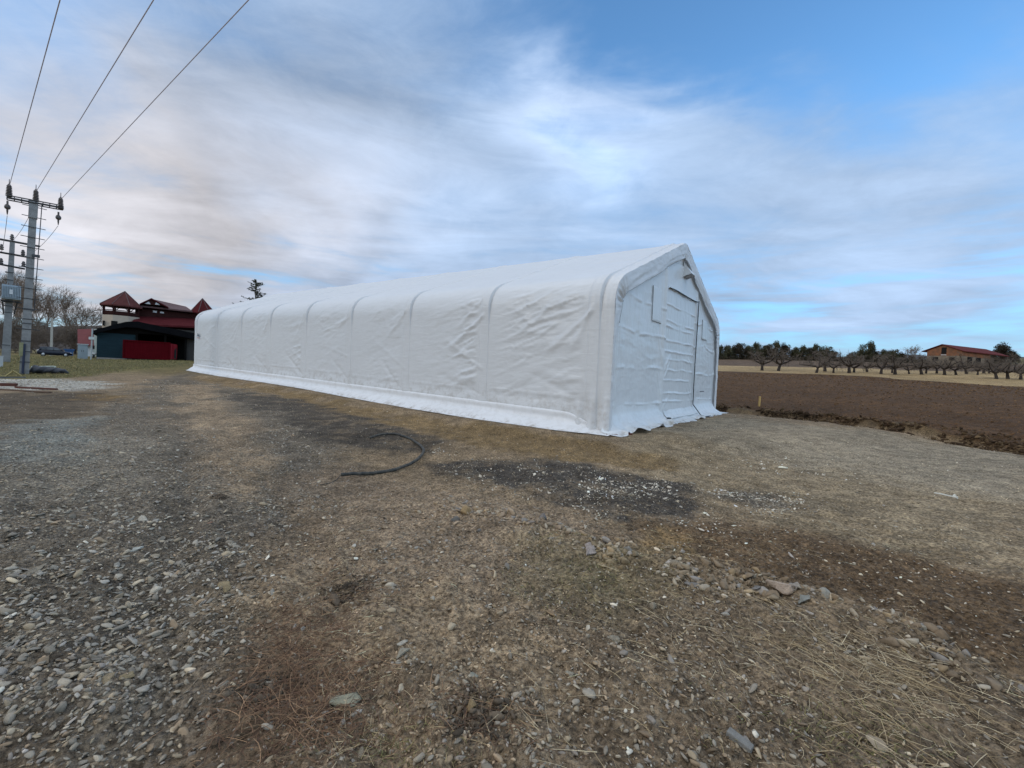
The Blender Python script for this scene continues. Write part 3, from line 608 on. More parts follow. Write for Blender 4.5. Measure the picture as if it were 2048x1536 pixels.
for i, a in enumerate([
 (290, 1043, .055, (.36, .37, .37), 'bright white angular stone in the middle of the gravel track', .7),
 (262, 1054, .035, (.32, .34, .35), 'thin pale stone just left of the bright white stone', .3),
 (302, 1062, .030, (.34, .36, .36), 'small pale stone just below the bright white stone', .7),
 (325, 1072, .050, (.17, .17, .165), 'grey wedge stone below and right of the bright white stone', .6),
 (362, 1018, .045, (.17, .17, .165), 'grey pointed stone above the gravel heap on the track', .8),
 (268, 1098, .055, (.30, .34, .36), 'flat bluish white stone below the gravel heap', .3),
 (112, 1025, .075, (.26, .26, .24), 'long pale flat stone lying alone at left of the track', .3),
 (58, 1146, .080, (.19, .185, .17), 'broad flat grey stone near the left edge', .25),
 (330, 1080, .060, (.16, .16, .155), 'dull grey slab under the gravel heap', .35),
 (420, 1054, .035, (.24, .16, .13), 'pinkish triangular stone right of the gravel heap', .35),
 (448, 1178, .055, (.22, .19, .13), 'yellowish flat slab at the right edge of the gravel', .3),
 (428, 997, .045, (.17, .17, .17), 'round grey stone beside a soil lump on the track', .8),
 (932, 1040, .065, (.24, .19, .12), 'upright tan stone standing out of the soil below the hose', 1.2),
 (1085, 1060, .075, (.16, .16, .175), 'blue grey angular stone at the edge of the earth pit', .8),
 (1180, 1112, .120, (.26, .25, .27), 'large pale grey slab at the centre of the stone heap', .3),
 (1215, 1085, .075, (.25, .25, .26), 'pale grey flat stone behind the large slab', .5),
 (1260, 1112, .060, (.18, .19, .20), 'bluish stone at the right end of the stone heap', .7),
 (1060, 1072, .060, (.19, .18, .18), 'low grey stone left of the angular blue grey one', .4),
 (1560, 1195, .120, (.31, .27, .25), 'large pinkish grey boulder at the crest of the bank', .55),
 (1612, 1200, .065, (.30, .29, .27), 'whitish stone leaning on the pinkish boulder', .6),
 (1648, 1208, .080, (.24, .25, .25), 'smooth grey green oval stone right of the boulder', .4),
 (1605, 1222, .070, (.19, .21, .22), 'blue grey stone in front of the pinkish boulder', .5),
 (1510, 1188, .060, (.17, .18, .20), 'bluish stone left of the pinkish boulder', .5),
 (1385, 1192, .050, (.16, .165, .18), 'small slate blue stone in the withered grass', .8),
 (1412, 1190, .050, (.19, .16, .12), 'brown squarish stone beside the slate blue one', .9),
 (1228, 1290, .060, (.21, .20, .175), 'flat oval grey stone with a cracked rim at lower right of centre', .3),
 (938, 1430, .034, (.21, .17, .11), 'round tan stone sitting in a dark hollow near the bottom', 1.1),
 (690, 1405, .065, (.25, .26, .22), 'crumbly pale green grey stone beside the brown roots', .22),
 (805, 1320, .040, (.24, .24, .22), 'pale oblong stone level with the soil near the bottom', .25),
 (945, 1358, .030, (.23, .25, .24), 'small light grey stone above the round tan stone', .5),
 (1140, 1352, .035, (.25, .25, .23), 'pale rounded stone half sunk in chaff', .4),
 (1035, 1480, .016, (.32, .28, .23), 'little round cream pebble near the bottom edge', .8),
 (208, 1385, .042, (.25, .215, .16), 'tan egg shaped stone at the lower left', .5),
 (250, 1372, .038, (.22, .19, .13), 'long tan stone right of the egg shaped one', .5),
 (350, 1428, .030, (.24, .24, .24), 'grey wedge with a white top near the lower left', .7),
 (480, 1325, .030, (.24, .25, .24), 'light grey flat stone left of the brown roots', .4),
 (1760, 1490, .050, (.29, .26, .22), 'whitish lump of stone near the bottom right corner', .6),
 (1100, 1225, .050, (.22, .17, .12), 'brown flat clod like stone right of the dark soil heap', .4)]):
    big_stone(*a[:5], flat=a[5], seed=i)
g = ground_at(1478, 1492); m_ = M(); m_.box(-.055, .055, -.02, .02, -.01, .035)
o = m_.obj('brick_fragment', mat('old_mortar', (.20, .19, .17), .9, .3, 30, .01, 60), label='short grey oblong block fragment near the bottom right', cat='block'); o.location = (g[0], g[1], g[2]+.01); o.rotation_euler = (.1, .12, R(-50))
bv = o.modifiers.new('bev', 'BEVEL'); bv.width = .005; bv.segments = 2
# dark soil heaps
for px, py, s_, lb in ((700, 1178, .16, 'heap of dark crumbly soil left of centre'), (515, 1390, .12, 'heap of black damp soil at lower left'), (955, 1445, .13, 'dark crumbled soil around the round tan stone'), (440, 998, .07, 'soil lump on the gravel track')):
    g = ground_at(px, py); n = 480; q = g[None, :2]+rng.normal(0, s_*.55, (n, 2)); d = np.hypot(*(q-g[:2]).T)
    sz = .0085*np.exp(rng.normal(0, .5, n))
    scatter_stones('soil_heap', q, sz, pal(n, [(.070, .058, .048), (.095, .080, .066), (.05, .043, .037)], .18), lb, flat=(.6, 1), big=sz > .012, matl=soil_mat, sink=.1, kind='stuff')

# ------------------------------------------------------------------ the storage tent
def fabric(name, col, bump=.010, bscale=3.0, stretch=(1, 1, 1), rough=.42):
    m = bpy.data.materials.new(name); m.use_nodes = True; t = NT(m.node_tree); t.n.clear()
    b = t.node('ShaderNodeBsdfPrincipled'); o = t.node('ShaderNodeOutputMaterial')
    tc = t.node('ShaderNodeTexCoord').outputs['Object']
    nz = t.noise(tc, .7, 5, .6); n2 = t.noise(tc, 9, 4, .6)
    c = t.mix(nz, tuple(v*.95 for v in col), tuple(min(v*1.04, .9) for v in col))
    c = t.mix(t.math('MULTIPLY', t.ramp(n2, .62, .78), .10), c, tuple(v*.80 for v in col))
    spz = t.node('ShaderNodeSeparateXYZ'); t.l.new(tc, spz.inputs[0])
    dirt = t.node('ShaderNodeAttribute', attribute_name='dirt').outputs['Fac']
    c = t.mix(t.math('MULTIPLY', dirt, t.ramp(t.noise(tc, 4, 6, .7), .42, .70)), c, (.30, .24, .17))
    t.l.new(c, b.inputs['Base Color']); b.inputs['Roughness'].default_value = rough; b.inputs['Specular IOR Level'].default_value = .35
    st = t.vmath('MULTIPLY', tc, stretch)
    h = t.math('ADD', t.noise(st, bscale, 4, .5, .6), t.math('MULTIPLY', t.noise(tc, 26, 3, .5), .10))
    bn = t.node('ShaderNodeBump'); bn.inputs['Strength'].default_value = .8; bn.inputs['Distance'].default_value = bump
    t.l.new(h, bn.inputs['Height']); t.l.new(bn.outputs[0], b.inputs['Normal'])
    tr = t.node('ShaderNodeBsdfTranslucent'); t.l.new(c, tr.inputs[0]); mx = t.node('ShaderNodeMixShader'); mx.inputs[0].default_value = .12
    t.l.new(b.outputs[0], mx.inputs[1]); t.l.new(tr.outputs[0], mx.inputs[2]); t.l.new(mx.outputs[0], o.inputs[0])
    return m
fab = fabric('white_tarpaulin', (.735, .74, .74), .016, 2.4, (.7, .7, 3.0))
fabg = fabric('white_gable_sheet', (.78, .80, .80), .014, 5.0, (2.2, 2.2, .7), .28)
fabs = fabric('white_skirt_sheet', (.84, .84, .84), .02, 4.0)
EC, PK = 4.38, 6.95
UP = np.array([0, 0, 1.])
def TP(a, b, h):
    a = np.asarray(a, dtype=float)[..., None]; b = np.asarray(b, dtype=float)[..., None]; h = np.asarray(h, dtype=float)[..., None]
    return a*EA+b*EB+h*UP       # relative to the near corner
root = thing('storage_tent', 'long white tarpaulin storage tent with a peaked gable and roll-up door', 'tent', Pn)
def profile():
    H = TW/2; pts = []
    sl = (PK-EC)/H; q = .70
    def bez(p0, c, p1, n): t = np.linspace(0, 1, n)[:, None]; return (1-t)**2*p0+2*t*(1-t)*c+t*t*p1
    w0 = np.array([0, .06]); w1 = np.array([0, EC-.72]); c = np.array([0, EC]); e = np.array([q, EC+sl*q])
    pk0 = np.array([H-.22, PK-sl*.22]); pkc = np.array([H, PK]); pk1 = np.array([H+.22, PK-sl*.22])
    half = [w0+(w1-w0)*t for t in np.linspace(0, 1, 70)[:-1]]+list(bez(w1, c, e, 26))[:-1]+[e+(pk0-e)*t for t in np.linspace(0, 1, 70)[:-1]]
    full = half+list(bez(pk0, pkc, pk1, 8))+[np.array([TW-p[0], p[1]]) for p in half[::-1]]
    return np.array(full), len(half)
prof, nh = profile()
tg = np.gradient(prof, axis=0); tg /= np.linalg.norm(tg, axis=1)[:, None]; nrm = np.stack([-tg[:, 1], tg[:, 0]], -1)
al = np.r_[0, np.cumsum(np.linalg.norm(np.diff(prof, axis=0), axis=1))]
ribs = .42+np.arange(9)*(TL-.42-.25)/8; bay = ribs[1]-ribs[0]
bs = np.unique(np.r_[np.linspace(0, TL, 760), ribs, ribs+.03, ribs-.03, ribs+.36, ribs-.05, ribs-.015, ribs+.015, ribs+.34, ribs+.38, ribs+.40])
BB, LL = np.meshgrid(bs, al, indexing='ij'); hgt = np.broadcast_to(prof[:, 1], BB.shape); asx = np.broadcast_to(prof[:, 0], BB.shape)
side = np.minimum(LL, al[-1]-LL)          # distance up the cloth from either foot
vb = (BB-ribs[0])/bay; kb = np.clip(np.floor(vb), -1, 7); fb = vb-kb
win = sst(.09, .17, fb)*sst(1.02, .50, fb); winr = np.sin(np.clip((fb-.09)/.91, 0, 1)*math.pi)**.6
wallw = sst(.0, .35, hgt-.46)*sst(5.0, 3.6, side)
roofw = sst(4.0, 5.2, side)
def ridg(v): return 1-2*np.abs(v)
seedb = kb*3.7
q1 = (BB*.95-side*.30); q2 = (BB*.30+side*.95)
q3 = (BB*.98-side*.10); q4 = (BB*.10+side*.98)
fold = fbm(q1*.42+seedb, q2*1.9+seedb, 200, 3, .55)
fold2 = ridg(fbm(q3*1.0+seedb, q4*4.6, 210, 3, .5))-.5
calm = .35+.9*sst(-.1, .35, fbm(BB*.45+seedb, side*.5, 220, 2))
near_amp = .40+.55*sst(9.5, 4.0, BB)
n_a = fbm(q1*.38+seedb*1.3, q2*2.6+seedb, 250, 3, .5); n_b = fbm(q3*.55+seedb, q4*3.6-seedb, 251, 3, .5); n_c = fbm(q1*.9-seedb, q2*6.0, 252, 2, .5)
disp = wallw*win*near_amp*(.042*fold+.034*(np.exp(-(n_a/.10)**2)-.3)*calm+.024*(np.exp(-(n_b/.09)**2)-.3)*calm+.011*np.exp(-(n_c/.10)**2)*calm)
disp += wallw*win*(.006*fbm(BB*3.5, side*7, 230, 3))
disp -= .03*winr*wallw                                                          # slack between the ribs
disp += roofw*(.018*fbm(BB*.5, side*2.2, 240, 3)+.006*fbm(BB*1.4, side*8, 241, 2))-.02*winr*roofw
# long tension creases running to the rib feet
for k in range(8):
    for (u0_, s0_, u1_, s1_, am) in ((.97, 4.1, .55, 3.0, .030), (.95, 4.3, .30, 2.9, .022), (.96, .9, .62, 2.0, -.026), (.92, .7, .50, 1.3, .02), (.98, 1.9, .70, 2.6, .016)):
        rr = random.Random(k*11+int(am*1e4)); am = am*rr.uniform(.3, 1.2)*(1.4 if k < 2 else .8); s0_ += rr.uniform(-.3, .3)-.46; s1_ += rr.uniform(-.6, .6)-.46; u1_ += rr.uniform(-.15, .15)
        x0 = ribs[k]+u1_*bay; x1 = ribs[k]+(1-u0_)*bay; x0, x1 = x1, x0
        dx, dy = x1-x0, s1_-s0_; LN = math.hypot(dx, dy); t_ = ((BB-x0)*dx+(side-s0_)*dy)/LN**2; dd = ((BB-x0)*-dy+(side-s0_)*dx)/LN
        disp += am*np.exp(-(dd/(.05+.08*np.clip(t_, 0, 1)))**2)*sst(0, .08, t_)*sst(1.05, .6, t_)*wallw
# horizontal rail line pressed into the cloth low on the wall
rail = .95+.05*np.sin(kb*5.1)
disp += .016*np.exp(-((hgt-rail)/.03)**2)*sst(.1, .16, fb)*sst(.99, .9, fb)*(side < 2)
# ribs: a welded strip with a raised edge, strongest round the shoulder
sh = np.exp(-((side-4.1)/.75)**2)
for rb in ribs:
    strip = sst(rb-.03, rb+.01, BB)*sst(rb+.42, rb+.30, BB)
    disp += strip*(.014+.055*sh+.010*roofw)
    disp += .014*np.exp(-((BB-rb-.36)/.022)**2)*(side < 5)*sst(.1, .6, hgt-.46)-.045*np.exp(-((BB-rb+.03)/.028)**2)*sh-.006*np.exp(-((BB-rb+.02)/.02)**2)
# end frame: the cloth is drawn tight over the first hoop
disp += .03*np.exp(-((BB-.45)/.10)**2)*sst(0, .5, hgt-.46)+.03*np.exp(-((BB-.12)/.10)**2)
disp += -.05*sst(.28, .0, BB)*0
disp += .05*sst(.9, .0, hgt-.46)*np.exp(-((BB-.5)/.7)**2)*np.sin(BB*14)
NA = nrm[:, 0][None]; NH = nrm[:, 1][None]
V = TP(asx+disp*NA, BB, hgt+disp*NH)
V = V.reshape(-1, 3)
mesh_obj('cover', V, grid_faces(len(bs), len(al))[:, ::-1], fab, root, True, extra={'dirt': (.35*sst(1.3, .4, hgt)+.04).ravel()})
# long skirts at the foot of both sides, lying out over the ground
def side_skirt(sgn):
    u = np.array([0, .10, .25, .40, .52, .62, .72, .80, .88, .94, 1.0]); B2, U2 = np.meshgrid(np.linspace(-.12, TL+.25, 520), np.linspace(0, 1, 22), indexing='ij')
    out = np.interp(U2, [0, .08, .20, .34, .5, .75, 1], [.0, .03, .04, .02, .06, .26, .52]); h = np.interp(U2, [0, .08, .20, .34, .5, .75, 1], [.50, .47, .42, .30, .17, .07, .015])
    wav = fbm(B2*.8, U2*1.5, 300+int(sgn), 3); fine = fbm(B2*3.0, U2*3, 310, 3)
    out = out+U2**1.5*(.05*wav+.02*fine); h = h+np.sin(U2*math.pi)*(.012*wav+.014*fine)+.012*np.exp(-((U2-.12)/.06)**2)
    endf = sst(1.6, .0, B2); out = out-U2*.20*endf; h = h*(.10+.90*sst(-.1, 1.5, B2))+endf*np.sin(U2*math.pi)*.03*(1+fbm(B2*3, U2*2, 5, 2))
    far = sst(TL-1.5, TL+.2, B2); h = h+far*np.sin(U2*math.pi)*.10
    a = -out if sgn < 0 else TW+out
    W3 = TP(a, B2, h)+Pn
    gz = terrain(W3[..., 0], W3[..., 1])+.012; W3[..., 2] = np.maximum(W3[..., 2], gz)
    f = sst(.7, 1.0, U2); W3[..., 2] = W3[..., 2]*(1-f)+(gz+.006)*f
    F = grid_faces(520, 22)
    mesh_obj('skirt', (W3-Pn).reshape(-1, 3), F if sgn < 0 else F[:, ::-1], fabs, root, True, extra={'dirt': (.75*sst(.70, 1.0, U2)+.15).ravel()})
side_skirt(-1); side_skirt(1)
# gable sheets
def roofh(a):
    return np.interp(a, prof[:, 0], prof[:, 1]) if False else np.minimum(EC+(PK-EC)*(1-np.abs(a-TW/2)/(TW/2)), 99)
def hmax(a):   # inside height under the cover
    x = np.minimum(a, TW-a); xs = prof[:nh, 0]; hs = prof[:nh, 1]
    wall_i = np.searchsorted(xs, 1e-6); return np.interp(x, np.r_[0, xs[70:]], np.r_[EC-.72, hs[70:]])
def gable(b0, front=True):
    na, nv = 330, 230
    a = np.linspace(.02, TW-.02, na); A2, T2 = np.meshgrid(a, np.linspace(0, 1, nv), indexing='ij')
    H2 = .30+(hmax(A2)-.05-.30)*T2
    d = .016*fbm(A2*1.9, H2*.75, 400, 4)+.008*fbm(A2*7, H2*1.3, 401, 3)+.008*ridg(fbm(A2*.9, H2*2.8, 402, 3))*sst(.0, 1, H2)
    if front:
        for ja in (DA0-.12, DA1+.12): d += .085*np.exp(-((A2-ja)/.17)**2)*sst(6.6, 5.2, H2)
        d += .05*np.exp(-((A2-DA0+.42)/.06)**2)*sst(7, 4, H2)*.35
        for hh in (.75, 1.9, 3.05, 4.1): d += .030*np.exp(-((H2-hh-.05*np.sin(A2*2.1)-.12*fbm(A2*.5, A2*0+hh, 403, 2))/.05)**2)*(.6+fbm(A2*2, H2, 404, 2))
        for k_ in range(16):       # folds fanning from the sides
            r_ = random.Random(k_); sx = r_.choice([DA0-.2, .15, DA1+.3, TW-.2]); sy = r_.uniform(.6, 4.0); an = r_.uniform(.9, 1.9)*(1 if r_.random() < .5 else -1); LN = r_.uniform(.8, 1.8)
            cx, cy = math.cos(an), abs(math.sin(an)); cx = abs(cx)*(1 if sx < 1 or (DA1 < sx < TW-1) else -1)
            t_ = (A2-sx)*cx+(H2-sy)*cy; dd = -(A2-sx)*cy+(H2-sy)*cx; d += .028*np.exp(-(dd/.045)**2)*sst(0, .15, t_)*sst(LN, LN*.3, t_)
        near = sst(1.0, .1, A2); d += .03*near*np.sin(A2*38+H2*1.2)*sst(.1, .5, H2)
    d = d*sst(0, .12, np.minimum(A2, TW-A2)+.04)
    b = b0-d if front else b0+d
    F = grid_faces(na, nv)
    return mesh_obj('gable_panel', TP(A2, b, H2).reshape(-1, 3), F[:, ::-1] if not front else F, fabg, root, True)
DA0, DA1, DH = TW*.375, TW*.675, 5.0
gable(.16, True); gable(TL-.15, False)
# valance: the cover folded round the first hoop and hanging over the gable
def valance():
    m = 14; L2, U2 = np.meshgrid(al, np.linspace(0, 1, m), indexing='ij')
    wdt = .52+.06*fbm(L2*.8, L2*0, 420, 2); cor = np.exp(-((np.minimum(L2, al[-1]-L2)-4.2)/.55)**2)
    wdt = wdt*np.interp(np.minimum(L2, al[-1]-L2), [0, 2.5, 3.6, 5.2], [.42, .45, .95, 1])
    n2 = nrm[:, None, :]; base = prof[:, None, :]
    P2 = base-n2*(wdt*U2*1.0)[..., None]
    P2[..., 0] = np.where((np.minimum(P2[..., 0], TW-P2[..., 0])) < 0, P2[..., 0], P2[..., 0])
    pk = (cor*(.035*np.sin(L2*26)+.02*np.sin(L2*47+1)))*np.sin(U2*math.pi*.75)
    d = .018*np.sin(U2*math.pi)+.018*fbm(L2*1.2, U2*3, 421, 3)+.012*fbm(L2*5, U2*3, 422, 2)+pk+.03*ridg(fbm(L2*.5+U2*1.2, U2*2.6-L2*.1, 423, 2))*U2*sst(4.0, 5.5, np.minimum(L2, al[-1]-L2))
    b = .0-d*1.2+.03*U2
    F = grid_faces(len(al), m)
    o = mesh_obj('valance', TP(P2[..., 0], b, P2[..., 1]).reshape(-1, 3), F, fab, root, True)
    e = M(); seam = TP(P2[:, -1, 0], b[:, -1]-.012, P2[:, -1, 1]); e.tube(seam[60:-60][::3], .006, 5)
    e.obj('hem_shadow_line', mat('hem_shadow_grey', (.30, .31, .31), .8), root, True)  # grey tube drawing the shadow line along the valance's lower edge
valance()
# door
def door():
    na, nv = 120, 190; A2, H2 = np.meshgrid(np.linspace(DA0, DA1, na), np.linspace(.22, DH, nv), indexing='ij')
    d = .016*fbm(A2*2.2, H2*.8, 500, 4)+.008*fbm(A2*8, H2*2, 501, 3)
    for hh in (.75, 1.05, 1.55, 1.95, 2.35, 2.65, 3.05, 3.55, 3.75, 4.35): d += .030*np.exp(-((H2-hh-.05*fbm(A2*1.2, A2*0+hh, 502, 2))/.035)**2)*np.clip(.6+1.2*fbm(A2*1.1, A2*0+hh*7, 503, 2), 0, 1.3)
    for k_ in range(10):
        r_ = random.Random(k_+40); sx = r_.choice([DA0+.1, DA1-.1]); sy = r_.uniform(.5, 4.4); cy = r_.uniform(.3, .9); cx = math.sqrt(1-cy*cy)*(1 if sx < (DA0+DA1)/2 else -1); LN = r_.uniform(.7, 1.5)
        t_ = (A2-sx)*cx+(H2-sy)*cy; dd = -(A2-sx)*cy+(H2-sy)*cx; d += .022*np.exp(-(dd/.05)**2)*sst(0, .15, t_)*sst(LN, LN*.3, t_)
    edge = np.minimum(A2-DA0, DA1-A2); d += .02*sst(.0, .1, edge)
    drop = sst(.9, .22, H2)
    o = mesh_obj('door', TP(A2, .13-d-drop*.03, H2).reshape(-1, 3), grid_faces(na, nv), fabg, root, True)
    # header flap above the door
    na, nv = 90, 26; A2, T2 = np.meshgrid(np.linspace(DA0-.05, DA1+.05, na), np.linspace(0, 1, nv), indexing='ij')
    H2 = DH-.06+T2*(1.15-.35*np.abs((A2-(DA0+DA1)/2)/(DA1-DA0)))
    d = .02*fbm(A2*1.6, H2*2, 510, 4)+.03*np.exp(-(T2/.12)**2)
    mesh_obj('header_flap', TP(A2, .11-d, H2).reshape(-1, 3), grid_faces(na, nv), fabg, root, True)
    cm = mat('dark_cord', (.035, .038, .042), .6)
    e = M(); ex = np.linspace(DA0, DA1, 14); e.tube(TP(ex, np.full(14, .04)-.008*np.sin(ex*3), DH-.06-.02*np.sin(ex*2)), .022, 6)
    e.obj('header_cord', cm, o)
    hh = np.linspace(DH, .55, 34); aa = DA1+.02-.05*np.sin(hh*.9); e = M()
    pts = [TP(aa[i], .02, hh[i]) for i in range(34)]+[TP(DA1-.02, -.15, .35), TP(DA1+.05, -.30, .12), TP(DA1+.35, -.42, .05), TP(DA1+.9, -.45, .045), TP(DA1+1.3, -.40, .05)]
    e.tube(np.array(pts), .019, 6); e.obj('pull_cord', cm, o, True)
    e = M(); e.tube(TP(np.linspace(DA0+.02, DA1, 12), np.full(12, -.16), np.full(12, .19)), .035, 8); e.obj('bottom_bar', fabg, o, True)
    e = M(); g0 = TP(DA0-.02, -.19, .17); e.box(g0[0]-.05, g0[0]+.05, g0[1]-.05, g0[1]+.05, g0[2]-.05, g0[2]+.06); e.obj('bar_end', cm, o)
door()
# window flaps and vent
def flap(name, a0, a1, h0, h1, line=True):
    A2, H2 = np.meshgrid(np.linspace(a0, a1, 26), np.linspace(h0, h1, 36), indexing='ij')
    d = .012*fbm(A2*5, H2*1.6, 520, 3)+.02*sst(0, .06, np.minimum(np.minimum(A2-a0, a1-A2), np.minimum(H2-h0, h1-H2)))
    o = mesh_obj(name, TP(A2, .145-d, H2).reshape(-1, 3), grid_faces(26, 36), fabg, root, True)
    e = M(); e.tube(np.array([TP(a0, .125, h1), TP(a0, .12, h0+.02), TP(a0+.04, .118, h0), TP(a1, .118, h0)]), .008, 5)
    e.obj('flap_edge', mat('dark_cord', (.03, .03, .03)), o)
flap('window_flap', TW*.262, TW*.335, 3.58, 4.78); flap('window_flap', TW*.775, TW*.845, 3.45, 4.35)
m_ = M(); ca = TW*.535
hood = [TP(ca-.28, .12, 5.66), TP(ca+.28, .12, 5.66), TP(ca+.10, .12, 6.20), TP(ca-.22, .12, 6.28), TP(ca-.26, -.20, 5.78), TP(ca+.22, -.22, 5.78), TP(ca-.02, -.30, 5.70)]
m_.add(hood, [(3, 4, 6, 5, 2), (3, 0, 4), (2, 5, 1), (0, 3, 2, 1)])
m_.obj('vent_hood', fabg, root)
m_ = M(); m_.add([TP(ca-.22, -.16, 5.77), TP(ca+.18, -.18, 5.77), TP(ca-.02, -.26, 5.69), TP(ca+.22, .1, 5.64), TP(ca-.22, .1, 5.64)], [(0, 2, 1, 3, 4)]); m_.obj('vent_mesh', mat('vent_dark', (.34, .34, .35), .9), root)
m_ = M(); m_.box(-.3, .3, -.012, .012, -.015, .015); V_ = np.concatenate(m_.V); c_ = TP(DA1+1.1, -.03, 1.1)
m_.V = [c_+V_[:, :1]*EA+V_[:, 1:2]*EB+V_[:, 2:]*UP]; m_.obj('strap', mat('dark_cord', (.03, .03, .03)), root)
# front skirt with torn wavy edge
def front_skirt(a0, a1, seed):
    na, nu = 260, 18; A2, U2 = np.meshgrid(np.linspace(a0, a1, na), np.linspace(0, 1, nu), indexing='ij')
    out = np.interp(U2, [0, .2, .5, .75, 1], [-.160, -.12, .00, .22, .50]); h = np.interp(U2, [0, .2, .5, .75, 1], [.78, .50, .24, .09, .02])
    wv = fbm(A2*1.4, A2*0, seed, 4); out = out+U2**2*.22*wv; h = h+np.sin(U2*math.pi)*(.03*fbm(A2*4, U2*2, seed+1, 3)+.02)+U2**3*np.clip(fbm(A2*1.7, A2*0, seed+2, 2)-.2, 0, 1)*.35
    h = h*(.06+.94*sst(-.30, .55, A2)*sst(TW+.3, TW-.4, A2)); W3 = TP(A2, -out, h)+Pn; gz = terrain(W3[..., 0], W3[..., 1])+.012; W3[..., 2] = np.maximum(W3[..., 2], gz)
    mesh_obj('skirt', (W3-Pn).reshape(-1, 3), grid_faces(na, nu), fabg, root, True, extra={'dirt': (.75*sst(.65, 1.0, U2)+.12).ravel()})
front_skirt(-.15, DA0+.05, 600); front_skirt(DA0+.05, DA1+.05, 620); front_skirt(DA1+.02, TW+.25, 640)
# red steel foot plates showing under the lifted corner
for aa_, bb_ in ((-.12, -.30), (.42, -.50)):
    m_ = M(); c_ = TP(aa_+.12, bb_+.22, .005); m_.box(c_[0]-.16, c_[0]+.16, c_[1]-.09, c_[1]+.09, c_[2]-.02, c_[2]+.03); m_.obj('foot_plate', mat('red_primer', (.15, .035, .022), .8), root)
# small printed mark near the far end: dark peak over a red dash
m_ = M(); bl = TL-.85
def onwall(b, h): return TP(-.075, b, h)
m_.add([onwall(bl+.22, 2.62), onwall(bl-.16, 2.62), onwall(bl-.10, 2.76), onwall(bl+.10, 2.90)], [(0, 3, 2, 1)]); m_.obj('printed_mark', mat('mark_ink', (.05, .06, .09), .6), root)
m_ = M(); m_.add([onwall(bl+.22, 2.50), onwall(bl-.26, 2.50), onwall(bl-.26, 2.54), onwall(bl+.22, 2.54)], [(0, 3, 2, 1)]); m_.obj('printed_mark', mat('mark_red', (.35, .08, .06), .6), root)
#OBJ
# ------------------------------------------------------------------ framed placement: a vertical plane facing the camera
class Face:
    def __init__(s, px, py, depth=None, turn=0.0):
        g = ground_at(px, py) if depth is None else pix(px, py, depth)
        s.o = np.array(g); v = s.o[:2]/np.linalg.norm(s.o[:2]); s.rz = math.atan2(v[1], v[0])-math.pi/2+turn
        s.x = np.array([math.cos(s.rz), math.sin(s.rz), 0]); s.y = np.array([-math.sin(s.rz), math.cos(s.rz), 0])
    def q(s, px, py, y=0.0):
        r = ray(px, py); t = ((s.o+s.y*y-C0)@s.y)/(r@s.y); P = C0+t*r-s.o
        return float(P@s.x), float(P[2])
    def th(s, name, label, cat, group=None): return thing(name, label, cat, s.o, s.rz, group)

# ------------------------------------------------------------------ bare trees
def branches(seed, H, spread=.55, levels=5, trunk=.35, kids=3, tr=.09, up=.25, wig=.25, ratio=.68, minr=.008, start=.0, droop=0.0, lean=(0, 0)):
    r_ = np.random.default_rng(seed); seg = [[], []]
    def grow(p, d, L, rad, lv):
        n = 3 if lv < 3 else 2; q = p
        for i in range(n):
            d = d+r_.normal(0, wig*.35, 3); d[2] += (up*.25 if lv > 0 else 0)-droop*.2*(lv > 2); d = d/np.linalg.norm(d)
            q2 = q+d*L/n; ra = rad*(1-.35*i/n); rb_ = rad*(1-.35*(i+1)/n)
            seg[0 if lv <= 1 else 1].append((q, q2, max(ra, minr), max(rb_, minr)))
            if lv < levels and i == n-2 and lv > 0: child(q2, d, L*.8, rb_*.6, lv+1)
            q = q2
        if lv < levels:
            for _ in range(kids if lv > 0 else kids+1): child(q, d, L, rad*.65, lv+1)
    def child(q, d, L, rad, lv):
        a = r_.normal(size=3); a -= a@d*d; a /= np.linalg.norm(a); nd = d+a*spread*r_.uniform(.6, 1.6); nd /= np.linalg.norm(nd)
        grow(q, nd, L*ratio*r_.uniform(.75, 1.15) if lv > 1 else H*(1-trunk)*.42*r_.uniform(.8, 1.2), rad, lv)
    grow(np.zeros(3), np.array([lean[0], lean[1], 1.]), H*trunk, tr, 0)
    return seg
def seg_mesh(segs, n):
    A = np.array([s[0] for s in segs]); B = np.array([s[1] for s in segs]); ra = np.array([s[2] for s in segs]); rb_ = np.array([s[3] for s in segs])
    T = B-A; T /= np.linalg.norm(T, axis=1)[:, None]+1e-9; ref = np.where(np.abs(T[:, 2:3]) < .9, np.array([[0, 0, 1.]]), np.array([[1., 0, 0]]))
    U = np.cross(T, ref); U /= np.linalg.norm(U, axis=1)[:, None]; W = np.cross(T, U); th = np.arange(n)/n*2*math.pi
    ring = np.cos(th)[None, :, None]*U[:, None]+np.sin(th)[None, :, None]*W[:, None]
    V = np.concatenate([A[:, None]+ring*ra[:, None, None], B[:, None]+ring*rb_[:, None, None]], 1).reshape(-1, 3)
    b = np.arange(len(segs))[:, None]*2*n; j = np.arange(n)[None]; j2 = (j+1) % n
    return V, np.stack([b+j, b+j2, b+n+j2, b+n+j], -1).reshape(-1, 4)
bark = mat('grey_brown_bark', (.17, .135, .105), .95, .3, 5, .02, 12)
barkd = mat('dark_bark', (.050, .040, .034), .95, .3, 5, .02, 12)
twig = mat('thin_twigs', (.24, .18, .135), .95, .25, 3)
def bare_tree(name, label, loc, rz, seg, mb, mt, group=None, cat='tree'):
    t = thing(name, label, cat, loc, rz, group)
    V, F = seg_mesh(seg[0], 7); mesh_obj('trunk', V, F, mb, t, True)
    V, F = seg_mesh(seg[1], 3); mesh_obj('crown', V, F, mt, t)
    return t
GT = 'bare trees behind the parked car'
def gp(px, py, d): P = pix(px, py, d); P[2] = tz(P[0], P[1])-.05; return P
